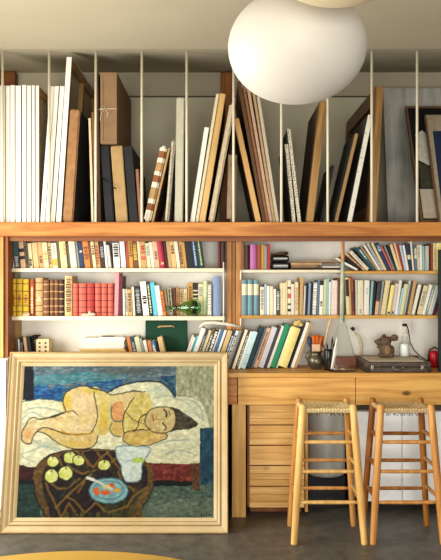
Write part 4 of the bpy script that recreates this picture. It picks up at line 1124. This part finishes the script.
# ------------------------------------------------------------------ pendant lamps and near table
OPAL2 = mat('cream lamp shade', 'd9c9a4', .6, .02)
OPAL, nt, b = nodes('opal lamp shade')
b.inputs['Base Color'].default_value = lin('c8c2b6')+(1,); b.inputs['Roughness'].default_value = .55
b.inputs['Subsurface Weight'].default_value = .5; b.inputs['Emission Color'].default_value = (1, .95, .85, 1); b.inputs['Emission Strength'].default_value = .03; b.inputs['Subsurface Radius'].default_value = (.08, .07, .05)
def pendant(px, py, d, rx, rz, label, m=None):
    x, z = X(px, d), Z(py, d)
    e = empty('pendant_lamp', (x, d, z), label, 'lamp', 'opal pendant lamps near the ceiling')
    q = MB(); prof = []
    for i in range(33):
        t = .10 + (math.pi-.10)*i/32
        prof.append((max(.0005, rx*abs(math.sin(t))**.94), rz*math.cos(t)))
    q.lathe(prof, n=64); q.build('lamp_shade', m or OPAL, e)
    q = MB(); q.lathe([(.0005, rz+.03), (.03, rz+.028), (.036, rz-.012), (.02, rz-.03)], n=24); q.build('cap', WHITE, e)
    q = MB(); q.tube([(0, 0, rz+.02), (0, 0, ZC-z-.002)], .004, 8); q.build('cord', WHITE, e)
pendant(297, 47.5, 2.35, 69*2.35/F, 54.5*2.35/F, 'large white oval globe pendant lamp hanging in front of the canvases')
pendant(340, -46, 1.9, 74*1.9/F, 46*1.9/F, 'creamy pendant lamp cut off by the top edge, overlapping the large globe', OPAL2)
TB = empty('round_table', (-.366, 1.402, 0), 'round mustard-yellow table top in the foreground at the bottom edge', 'table')
q = MB(); q.lathe([(.0005, .712), (.59, .712), (.598, .718), (.6, .727), (.598, .736), (.592, .74), (.0005, .74)], n=96); q.build('tabletop', mat('mustard yellow table top', 'cfa43f', .5, .05, 8), TB)
q = MB(); q.lathe([(.0005, .71), (.09, .71), (.045, .66), (.035, .3), (.05, .06)], n=32); q.build('pedestal', BLACK, TB)
q = MB(); q.lathe([(.0005, 0), (.27, 0), (.27, .012), (.06, .05), (.0005, .06)], n=48); q.build('foot', BLACK, TB)

# ------------------------------------------------------------------ things on the worktop
def P3(px, py, d): return Vector((X(px, d), d, Z(py, d)))
# green bottle lying on the lower left shelf
d = 4.80; zc = ZL2+.0545
e = empty('green_bottle', (X(192.5, d), d, zc), 'green glass bottle lying on its side on the lower left shelf', 'bottle', rot=(0, math.radians(-2), 0))
pr = [(.0005, .056), (.03, .054), (.046, .04), (.0535, .012), (.052, -.015), (.043, -.042), (.03, -.062), (.018, -.085), (.0125, -.11), (.011, -.155), (.0145, -.158), (.0145, -.17), (.0095, -.171)]
inner = [(max(.0004, r_-.0035), h_-(.004 if h_ > 0 else -.0)) for r_, h_ in reversed(pr)]
q = MB(); q.lathe(pr+inner, n=36, axis='x'); q.build('glass', glass('green glass', (.55, .88, .58), .02), e)
# pale shells
def blob(name, parts, m, label, cat, sub=.004, noise_=0.0, e=None):
    q = MB()
    for c, r_ in parts: q.ell(c, r_, n=18, m=12)
    o = q.build(name, m, e, weld=False)
    md = o.modifiers.new('r', 'REMESH'); md.mode = 'VOXEL'; md.voxel_size = sub; md.use_smooth_shade = True
    ms = o.modifiers.new('s', 'SMOOTH'); ms.iterations = 3
    if noise_:
        tx = bpy.data.textures.new(name, 'CLOUDS'); tx.noise_scale = .012
        dm = o.modifiers.new('d', 'DISPLACE'); dm.texture = tx; dm.strength = noise_; dm.mid_level = .5
    if label: tag(o, label, cat)
    return o
SHM = mat('pink white shell', 'e3b9a0', .4, .15, 40)
d = 4.742
for px, w, lab in ((26, .026, 'small pinkish shell on the shelf before the yellow books'), (88, .05, 'pale pink shell on the shelf before the red books')):
    x, z = X(px, d), ZL2
    parts = [((x, d, z+.007), (w, .012, .007)), ((x+w*.6, d, z+.012), (w*.4, .01, .011)), ((x-w*.3, d, z+.011), (w*.5, .01, .008))]
    if w > .03: parts += [((x+w*.2, d, z+.022), (.008, .008, .016))]
    blob('seashell', parts, SHM, lab, 'shell', .003)
# pewter pot with tools
d = 4.76; x = X(316, d)
e = empty('pewter_pot', (x, d, ZW), 'dark pewter pot holding brushes beside the leaning books', 'pot')
q = MB(); q.lathe([(.0005, 0), (.03, 0), (.034, .006), (.05, .03), (.056, .055), (.052, .075), (.038, .092), (.036, .102), (.044, .115), (.047, .118), (.043, .116), (.034, .102), (.036, .09), (.048, .07), (.05, .05), (.03, .01), (.0005, .008)], n=36)
q.build('pot', mat('dark pewter', '6b6656', .32, .3, 20, metal=.8), e)
q = MB(); q.tube([(-.05, 0, .06), (-.068, 0, .075), (-.066, 0, .1), (-.045, 0, .108)], .004, 8); q.build('handle', mat('dark pewter', ''), e)
ORG = mat('orange leather', 'b5591f', .6, .25, 30)
def tool(name, pts, rads, m, label, cat):
    q = MB(); q.tube(pts, rads, 10); o = q.build(name, m); tag(o, label, cat, 'tools in the pots on the worktop'); return o
for k, (a, b_, c_, lab) in enumerate(((309.5, 337, 'navy', 'dark blue rounded tool head at the left of the pot'), (313.5, 335.5, 'org', 'orange tool handle at the left in the pot'), (317.5, 334.8, 'org', 'orange tool handle in the middle of the pot'), (321.5, 336, 'org', 'orange tool handle at the right in the pot'))):
    m_ = cm('navy') if c_ == 'navy' else ORG
    b0 = Vector((x+(a-316)*.0028, d+.012, ZW+.03)); tp = P3(a, b_, d)
    tool('tool_handle', [b0, b0.lerp(tp, .6), b0.lerp(tp, .72), tp-Vector((0, 0, .004)), tp], [.004, .006, .016, .016, .009], m_, lab, 'tool')
q = MB(); c0 = P3(316, 352, d-.012); q.box(c0.x-.026, c0.x+.026, d-.026, d-.008, c0.z-.03, Z(344, d), bev=.003)
tag(q.build('wood_block', mat('pale pink wood block', 'd8ad8a', .6)), 'pale pinkish block standing in the pewter pot', 'block')
tool('paintbrush', [P3(320, 362, 4.77), P3(326, 338, 4.72), P3(328.6, 326, 4.70), P3(330.2, 321.4, 4.70), P3(331.4, 317.8, 4.70)], [.003, .005, .0055, .0085, .003], mat('pale brush wood', 'd0a878', .5), 'tall pale paintbrush leaning right above the pewter pot', 'paintbrush')
# dark jar with dark brushes
d = 4.70; x = X(328.4, d)
q = MB(); q.lathe([(.0005, 0), (.026, 0), (.029, .006), (.029, .125), (.027, .132), (.025, .13), (.026, .012), (.0005, .01)], c=(x, d, ZW), n=28)
tag(q.build('dark_jar', mat('dark smoked glass jar', '1c1a19', .15, .1)), 'small black jar with brushes between the pot and the flask', 'jar')
for a, b_, lab in ((321.5, 340, 'dark pointed brush leaning left in the black jar'), (333, 336, 'thin black brush leaning right in the black jar'), (335, 341, 'dark brush leaning furthest right in the black jar'), (327, 343, 'short dark upright brush in the black jar')):
    b0 = Vector((x+(a-328)*-.001, d, ZW+.02)); tp = P3(a, b_, d)
    tool('paintbrush', [b0, b0.lerp(tp, .7), b0.lerp(tp, .85), tp], [.003, .003, .006, .001], BLACK, lab, 'paintbrush')
# flask
def thin_glass(name):
    if name in MATS: return MATS[name]
    m, nt, b = nodes(name); L = nt.links.new
    nt.nodes.remove(b); out = [x for x in nt.nodes if x.type == 'OUTPUT_MATERIAL'][0]
    lw = nt.nodes.new('ShaderNodeLayerWeight'); lw.inputs['Blend'].default_value = .5
    rp = nt.nodes.new('ShaderNodeValToRGB'); rp.color_ramp.elements[0].color = (.97, .98, .97, 1); rp.color_ramp.elements[1].color = (.3, .32, .3, 1); rp.color_ramp.elements[0].position = .74; rp.color_ramp.elements[1].position = 1
    tr = nt.nodes.new('ShaderNodeBsdfTransparent'); gl = nt.nodes.new('ShaderNodeBsdfGlossy'); gl.inputs['Roughness'].default_value = .03
    pw = nt.nodes.new('ShaderNodeMath'); pw.operation = 'POWER'; pw.inputs[1].default_value = 4.0; fr = nt.nodes.new('ShaderNodeMath'); fr.operation = 'MULTIPLY_ADD'; fr.inputs[1].default_value = .35; fr.inputs[2].default_value = .02; mx = nt.nodes.new('ShaderNodeMixShader')
    L(lw.outputs['Facing'], rp.inputs['Fac']); L(rp.outputs['Color'], tr.inputs['Color'])
    L(lw.outputs['Facing'], pw.inputs[0]); L(pw.outputs[0], fr.inputs[0]); L(fr.outputs[0], mx.inputs['Fac']); L(tr.outputs[0], mx.inputs[1]); L(gl.outputs[0], mx.inputs[2]); L(mx.outputs[0], out.inputs['Surface'])
    MATS[name] = m
    return m
d = 4.655; x = X(342, d)
e = empty('glass_flask', (x, d, ZW), 'big clear conical glass flask on the worktop', 'flask')
zn = Z(323, d)-ZW; zt = Z(313.5, d)-ZW
pr = [(.0005, .001), (.088, .001), (.098, .008), (.1, .018), (.097, .034), (.028, zn-.012), (.0225, zn), (.022, zt-.012), (.027, zt-.008), (.027, zt)]
inner = [(.0215, zt), (.0195, zt-.012), (.020, zn), (.0255, zn-.012), (.094, .034), (.096, .018), (.088, .006), (.0005, .005)]
q = MB(); q.lathe(pr+inner, n=56); q.build('glass', thin_glass('clear glass'), e)
# pole rising from the flask's neck
q = MB(); zb = Z(322, d); zt2 = 1.711; zm = Z(262, d)
q.tube([(x, d, zb), (x+.001, d, (zb+zm)/2), (x+.004, d, zm)], [.0145, .0135, .012], 14, 0); q.tube([(x+.004, d, zm), (x+.006, d, zt2)], [.012, .0105], 14, 1)
tag(q.build('slender_pole', [mat('pale green paint', 'a9b39c', .5, .15), mat('bare pole wood', 'b98a58', .55, .2)]), 'slender pole, bare wood above pale green, rising from the flask neck', 'pole')
q = MB(); a = P3(331.6, 369, 4.545+.02); b_ = P3(337.2, 337.4, 4.59)
q.tube([a, a.lerp(b_, .5), a.lerp(b_, .93), b_], [.006, .008, .0055, .0012], 10); tag(q.build('white_brush', WHITE), 'white pointed stick leaning in front of the glass flask', 'stick')
# white sheets behind the flask: pale cable with black clip
q = MB(); q.tube([P3(355.4, 333, 4.975), P3(359.4, 338, 4.975), P3(361.6, 346, 4.975), P3(361.4, 354, 4.975), P3(361, 364, 4.975)], [.007, .011, .012, .010, .007], 10, 0)
c0 = P3(352.8, 328.8, 4.975); bm_ = [(c0.x+dx*.016, c0.y-.008+dy, c0.z+dz*.016) for dy in (0, .016) for dx, dz in ((-1, .1), (0, 1), (1, -.1), (0, -1))]
q.add(bm_, [(0, 1, 2, 3), (7, 6, 5, 4), (0, 4, 5, 1), (1, 5, 6, 2), (2, 6, 7, 3), (3, 7, 4, 0)], 1)
q.tube([P3(353.4, 330, 4.975), P3(355.4, 333, 4.975)], .003, 8, 0)
tag(q.build('wall_cable', [mat('pale cable', 'cfc3a4', .6), BLACK]), 'pale curved cable with a black square clip on the wall behind the flask', 'cable')
# dark red box behind the flask
q = MB(); q.box(X(322, 4.9), X(362, 4.9), 4.88, 4.95, ZW+.001, Z(357, 4.9), bev=.004)
tag(q.build('wooden_tray', mat('red brown tray', '8a4a34', .5, .2)), 'low red-brown wooden tray seen through the glass flask', 'tray')
# suitcase
s0, s1 = X(365.2, 4.58), X(431.5, 4.58)
e = empty('old_suitcase', ((s0+s1)/2, 4.58, ZW), 'old flat brown leather suitcase lying on the worktop under the teddy', 'suitcase')
hw = (s1-s0)/2; LEA = mat('old brown leather', '4c4037', .5, .5, 45, bump=.3)
q = MB(); q.box(-hw, hw, 0, .33, .001, .033, bev=.008); q.build('case_bottom', LEA, e)
q = MB(); q.box(-hw, hw, 0, .33, .0345, .066, bev=.008); q.build('lid', LEA, e)
q = MB(); q.box(-hw-.006, hw+.006, .31, .345, .02, .071, bev=.004); q.build('rear_rim', mat('reddish leather rim', '7c3d26', .5, .2), e)
CHR = mat('worn nickel', '8f8a80', .4, .2, metal=.9)
for cx_ in (-hw+.045, hw-.055):
    q = MB(); q.box(cx_-.010, cx_+.010, -.004, .002, .018, .046, bev=.002); q.tube([(cx_, -.005, .02), (cx_, -.007, .04)], .003, 8); q.build('latch', CHR, e)
q = MB(); q.tube([(-.03, -.002, .03), (-.026, -.012, .022), (0, -.014, .018), (.026, -.012, .022), (.03, -.002, .03)], .0035, 8); q.box(-.036, -.024, -.003, .003, .026, .036, bev=.001); q.box(.024, .036, -.003, .003, .026, .036, bev=.001); q.build('handle', CHR, e)
for sx in (-1, 1):
    q = MB(); q.box(min(sx*hw, sx*(hw-.03)), max(sx*hw, sx*(hw-.03)), -.002, .03, .002, .0265, bev=.004); q.build('corner_patch', mat('dark corner leather', '2a1b14', .5), e)
q = MB(); q.box((s0+s1)/2-hw+.03, (s0+s1)/2+hw-.04, 4.60, 4.88, ZW+.0668, ZW+.0698, bev=.001)
tag(q.build('cream_cloth', mat('cream cloth sheet', 'd9cfb6', .8, .08)), 'thin cream sheet spread on top of the suitcase', 'cloth')
zs = ZW+.0702
# teddy
d = 4.80; s_ = F/d
def T(px, py, dy=0): return (X(px, d+dy), d+dy, Z(py, d+dy))
FUR = mat('brown plush fur', '64503f', .95, .3, 60, bump=.6)
TD = empty('teddy_toy', (X(386, d), d, zs), 'small worn brown plush bear sitting on the suitcase, facing left', 'toy')
TD.location = (0, 0, 0)
r1 = 1/s_
parts = [(T(385, 343.6), (6.6*r1, .032, 5.0*r1)), (T(378.6, 344.6), (4*r1, .02, 3*r1)), (T(387, 352), (5.6*r1, .03, 6.6*r1)), (T(386, 357.0), (7.4*r1, .036, 3.0*r1)),
         (T(381, 352), (2.2*r1, .016, 3.6*r1)), (T(381.4, 358, -.02), (4*r1, .015, 2.2*r1)), (T(391.6, 358, -.02), (3*r1, .015, 2.2*r1)), (T(392, 353), (2.6*r1, .018, 5*r1)),
         (T(394.6, 340.4), (4*r1, .010, 3.6*r1)), (T(390, 341.6), (3.6*r1, .012, 2.4*r1)), (T(384, 338.8, .02), (2.6*r1, .008, 2.2*r1)), (T(379, 349.6), (2.4*r1, .012, 1.8*r1))]
zmin = min(c[2]-r_[2] for c, r_ in parts); dzz = zs+.001-zmin
parts = [((c[0], c[1], c[2]+dzz), r_) for c, r_ in parts]
o = blob('body', parts, FUR, None, None, .0035, .005, TD)
q = MB(); q.ell((X(380.6, d-.03), d-.024, Z(342.8, d-.03)+dzz), (.0055, .0045, .0055)); q.build('eye', BLACK, TD)
q = MB(); q.ell((X(375.2, d), d-.003, Z(343.8, d)+dzz), (.006, .009, .006)); q.build('nose', BLACK, TD)
q = MB(); q.ell((X(387, d), d-.024, Z(352.4, d)+dzz), (.022, .012, .034)); q.build('belly', mat('worn tan plush', '86694b', .95, .2, 60), TD)
# milk-white jar
d = 4.83; x = X(404.6, d)
e = empty('glass_jar', (x, d, zs), 'clear glass jar half full of white powder, on the suitcase right of the teddy', 'jar')
q = MB(); q.lathe([(.0005, .001), (.03, .001), (.033, .005), (.033, .088), (.028, .10), (.018, .112), (.018, .128), (.021, .13), (.021, .136), (.0165, .136), (.0155, .112), (.026, .098), (.0312, .088), (.0312, .006), (.0005, .004)], n=36); q.build('glass', thin_glass('clear glass'), e)
q = MB(); q.lathe([(.0005, .0045), (.0305, .0065), (.0308, .086), (.0005, .089)], n=36); q.build('white_contents', mat('white powder', 'fafaf6', .8, .01), e)
# outlet, plug and cable
a = P3(401.6, 321, 4.99); b_ = P3(411, 335.6, 4.99)
e = empty('wall_outlet', (a.x, 4.985, b_.z), 'white wall outlet plate above the glass jar', 'outlet')
e.location = (0, 0, 0)
q = MB(); q.box(a.x, b_.x, 4.985, 4.9995, b_.z, a.z, bev=.003); q.build('plate', mat('outlet plastic', 'e9e4d6', .35, .02), e)
q = MB(); q.lathe([(.0005, 0), (.014, 0), (.016, .003)], c=((a.x+b_.x)/2, 4.982, b_.z+.028), axis='y', n=20); q.build('socket', mat('outlet socket', 'cfc9ba', .4, .02), e)
q = MB(); c0 = P3(404.6, 325, 4.97); q.box(c0.x-.013, c0.x+.013, 4.955, 4.984, c0.z-.009, c0.z+.009, bev=.004)
q.tube([c0+Vector((.012, -.002, 0)), P3(408.5, 330, 4.95), P3(410, 342, 4.95), P3(414, 350, 4.95), P3(420, 356, 4.95), P3(426, 360, 4.95), P3(431, 362, 4.93)], .0032, 8)
tag(q.build('power_cable', BLACK), 'black plug and cable running from the outlet to the red lamp', 'cable')
# red clip lamp
d = 4.86; x = X(434.4, d)
e = empty('red_lamp', (x, d, ZW), 'small red lamp with a black wire hoop behind the suitcase end', 'lamp')
q = MB(); q.lathe([(.0005, .002), (.026, .002), (.03, .008), (.034, .05), (.034, .085), (.03, .103), (.02, .108), (.0005, .109)], n=32); q.build('shade', mat('red enamel', 'b3161c', .3, .05), e)
q = MB(); q.tube([(-.038, 0, .03), (-.040, 0, .08), (-.030, 0, .115), (0, 0, .132), (.03, 0, .115), (.04, 0, .08), (.038, 0, .03)], .005, 8); q.build('hoop', BLACK, e)
# paper stack and green case behind the painting
d = 4.82
e = empty('paper_stack', (X(102, d), d, ZW), 'tall stack of white papers on a yellowish folder behind the painting', 'papers')
q = MB(); z = .001; rr = random.Random(2)
for k in range(10):
    j = rr.uniform(-.006, .006); q.box(-.148+j, .150+j, .0+rr.uniform(0, .006), .15, z, z+.0118, bev=.002); z += .0124
q.build('folder', mat('yellowish folder', 'd9b973', .7, .1), e)
q = MB()
for k in range(9):
    j = rr.uniform(-.008, .008); q.box(-.13+j, .145+j, .002+rr.uniform(0, .008), .15, z, z+.0072, bev=.001); z += .0078
q.box(-.02, .14, .004, .14, z, z+.006, bev=.001)
q.build('sheets', mat('white paper', 'f0ebdd', .8, .03), e)
q = MB(); q.box(X(102, d), X(114, d), d+.004, d+.02, ZW+z+.0075, ZW+z+.014, bev=.002); tag(q.build('pencil_case', CARDD), 'thin dark strip lying on top of the white paper stack', 'strip')
q = MB(); q.box(X(145, 4.9), X(187, 4.9), 4.92, 4.975, ZW+.001, Z(320.6, 4.92), bev=.006)
gc = q.build('case_body', mat('dark green cloth board', '12402c', .7, .12, 60)); 
e = empty('green_case', (0, 0, 0), 'dark green flat case standing against the wall behind the painting', 'case'); gc.parent = e
q = MB(); q.tube([P3(158, 327.4, 4.914), P3(160, 326.4, 4.905), P3(172, 326, 4.905), P3(174.6, 327, 4.914)], .006, 8); q.build('handle', mat('tan handle', 'b89a6a', .6), e)
# corner knick-knacks
q = MB(); d = 4.83
q.box(X(36, d), X(49, d), d, d+.08, ZW+.001, Z(339, d), 0, bev=.004)
for i in range(2):
    for j in range(3):
        c0 = P3(39.6+6*i, 343+4*j, d-.001); q.box(c0.x-.006, c0.x+.006, d-.002, d+.001, c0.z-.006, c0.z+.006, 1)
tag(q.build('dotted_box', [mat('cream box', 'e0cfa0', .7), DGR]), 'small cream box with dark spots behind the painting', 'box')
blob('dark_cloth', [((X(31, 4.78), 4.85, Z(338, 4.85)), (.03, .03, .012)), ((X(35, 4.8), 4.85, Z(335.6, 4.85)), (.03, .02, .007)), ((X(28.5, 4.8), 4.85, Z(343, 4.85)), (.016, .02, .03)), ((X(30, 4.8), 4.85, ZW+.07), (.02, .03, .07))], BLACK, 'crumpled black cloth in the left corner beside the cream box', 'cloth', .004)
# papers on the leaning books
q = MB(); d = 4.80; pts = [(199.5, 327, .007), (204, 323.2, .010), (214, 322.6, .010), (226, 324.0, .009), (240.5, 327, .006)]
top = [P3(a, b_, d) for a, b_, _ in pts]; n_ = len(top); vs = []
for k, p in enumerate(top):
    t = pts[k][2]
    for dy in (0, .15): vs += [(p.x, d+dy, p.z+t), (p.x, d+dy, p.z-t)]
fs = []
for k in range(n_-1):
    a, b_ = 4*k, 4*k+4
    fs += [(a, b_, b_+2, a+2), (a+1, a+3, b_+3, b_+1), (a, a+1, b_+1, b_), (a+2, b_+2, b_+3, a+3)]
fs += [(0, 2, 3, 1), (4*n_-4, 4*n_-3, 4*n_-1, 4*n_-2)]
q.add(vs, fs, 0, True); tag(q.build('paper_bundle', mat('off white paper bundle', 'e9e0cc', .8, .05)), 'long white bundle of paper lying across the leaning books', 'paper')
blob('crumpled_paper', [((X(297, 4.82), 4.82, Z(323, 4.82)), (.022, .03, .020)), ((X(301, 4.82), 4.82, Z(324.6, 4.82)), (.018, .03, .014)), ((X(294.6, 4.82), 4.84, Z(325.2, 4.82)), (.012, .03, .01)), ((X(299, 4.82), 4.81, Z(320.6, 4.82)), (.014, .02, .008))],
     mat('crumpled cream paper', 'dcc27c', .8, .35, 60, bump=.5), 'crumpled cream paper resting on the pale yellow book', 'paper', .004, .008)
# stack on the upper middle shelf
GLB = mat('glossy black', '101012', .18, .1)
d = 4.77
for k, (x0, x1, y0, y1, lab) in enumerate(((271.6, 289.6, 262.2, 269.7, 'glossy black case at the bottom of the small stack'), (271.8, 289.2, 255.2, 262, 'glossy black case on top of another one'))):
    e = empty('black_case', (X((x0+x1)/2, d), d, Z(y1, d)), lab + ' on the upper shelf', 'case', 'glossy black cases stacked on the shelf')
    w_ = (x1-x0)/2*d/F; h_ = (y1-y0)*d/F
    q = MB(); q.box(-w_, w_, 0, .14, .0008, h_-.0008, bev=.012); q.build('shell', GLB, e)
    q = MB(); q.box(-w_*.8, w_*.85, -.002, .003, h_*.42, h_*.62, bev=.002); q.build('metal_band', CHR, e)
blob('dark_cloth', [((X(280, d), d+.05, Z(254.0, d)), (.058, .05, .008)), ((X(284, d), d+.04, Z(252.6, d)), (.035, .04, .008))], CARDD, 'dark folded cloth on the two glossy black cases', 'cloth', .004)
FM = [mat('folder brown', '8c6a48', .7, .2), mat('folder tan', 'b0926a', .7, .15), mat('folder dark', '3a2c22', .7, .2), mat('folder grey', 'a9a394', .7, .1)]
z = ZM1
for k, (x0, x1, t, m_, lab) in enumerate(((290.4, 340.6, .014, 2, 'dark brown folder at the bottom of the flat stack'), (291.4, 318, .018, 0, 'short thick brown folder second in the flat stack'), (290.8, 322, .014, 1, 'tan folder in the middle of the flat stack'), (292, 340, .006, 0, 'wide brown folder near the top of the flat stack'), (298, 340.4, .004, 1, 'thin tan folder on top of the flat stack'))):
    q = MB(); q.box(X(x0, d), X(x1, d), d+.004*k, d+.2, z+.0006, z+t, bev=.002)
    q.box(X(x0, d)+.004, X(x1, d)-.004, d+.004*k+.0006, d+.19, z+.0016, z+t-.001)
    tag(q.build('folder', FM[m_]), lab + ' on the upper shelf', 'folder', 'folders lying flat on the shelf'); z += t
q = MB(); q.box(X(322.6, d), X(340, d), d, d+.012, ZM1+.0146, ZM1+.022, bev=.001); tag(q.build('paper_slip', WHITE), 'small white paper slip in the flat folder stack beside the pole', 'paper')

# ------------------------------------------------------------------ light and camera
def area(name, loc, rot, sx, sy, e, col):
    l = bpy.data.lights.new(name, 'AREA'); l.shape = 'RECTANGLE'; l.size = sx; l.size_y = sy; l.energy = e; l.color = col
    o = bpy.data.objects.new(name, l); COL.objects.link(o); o.location = loc; o.rotation_euler = rot; return o
area('daylight_left_window', (XL+.02, (WY0+WY1)/2, (WZ0+WZ1)/2), (0, math.radians(-90), 0), WZ1-WZ0-.1, WY1-WY0-.1, KEY, (1, .97, .91))
area('daylight_rear_window', ((RX0+RX1)/2, YB+.02, (RZ0+RZ1)/2), (math.radians(90), 0, 0), RX1-RX0-.1, RZ1-RZ0-.1, FILL, (1, .985, .95))
w = bpy.data.worlds.new('daylight'); SC.world = w; w.use_nodes = True
w.node_tree.nodes['Background'].inputs[0].default_value = (.9, .95, 1, 1); w.node_tree.nodes['Background'].inputs[1].default_value = .6
cam = bpy.data.cameras.new('camera'); co = bpy.data.objects.new('camera', cam); COL.objects.link(co)
co.location = (0, 0, H); co.rotation_euler = (math.radians(90), 0, 0)
cam.sensor_fit = 'VERTICAL'; cam.sensor_height = 36; cam.lens = 36*F/560; cam.clip_start = .05
SC.camera = co
SC.view_settings.view_transform = 'Standard'; SC.view_settings.look = 'None'; SC.view_settings.gamma = 1
SC.view_settings.use_curve_mapping = False; SC.view_settings.exposure = EXPO
SC.cycles.max_bounces = 8; SC.cycles.transparent_max_bounces = 24; SC.cycles.use_denoising = True
SC.cycles.sample_clamp_indirect = 6
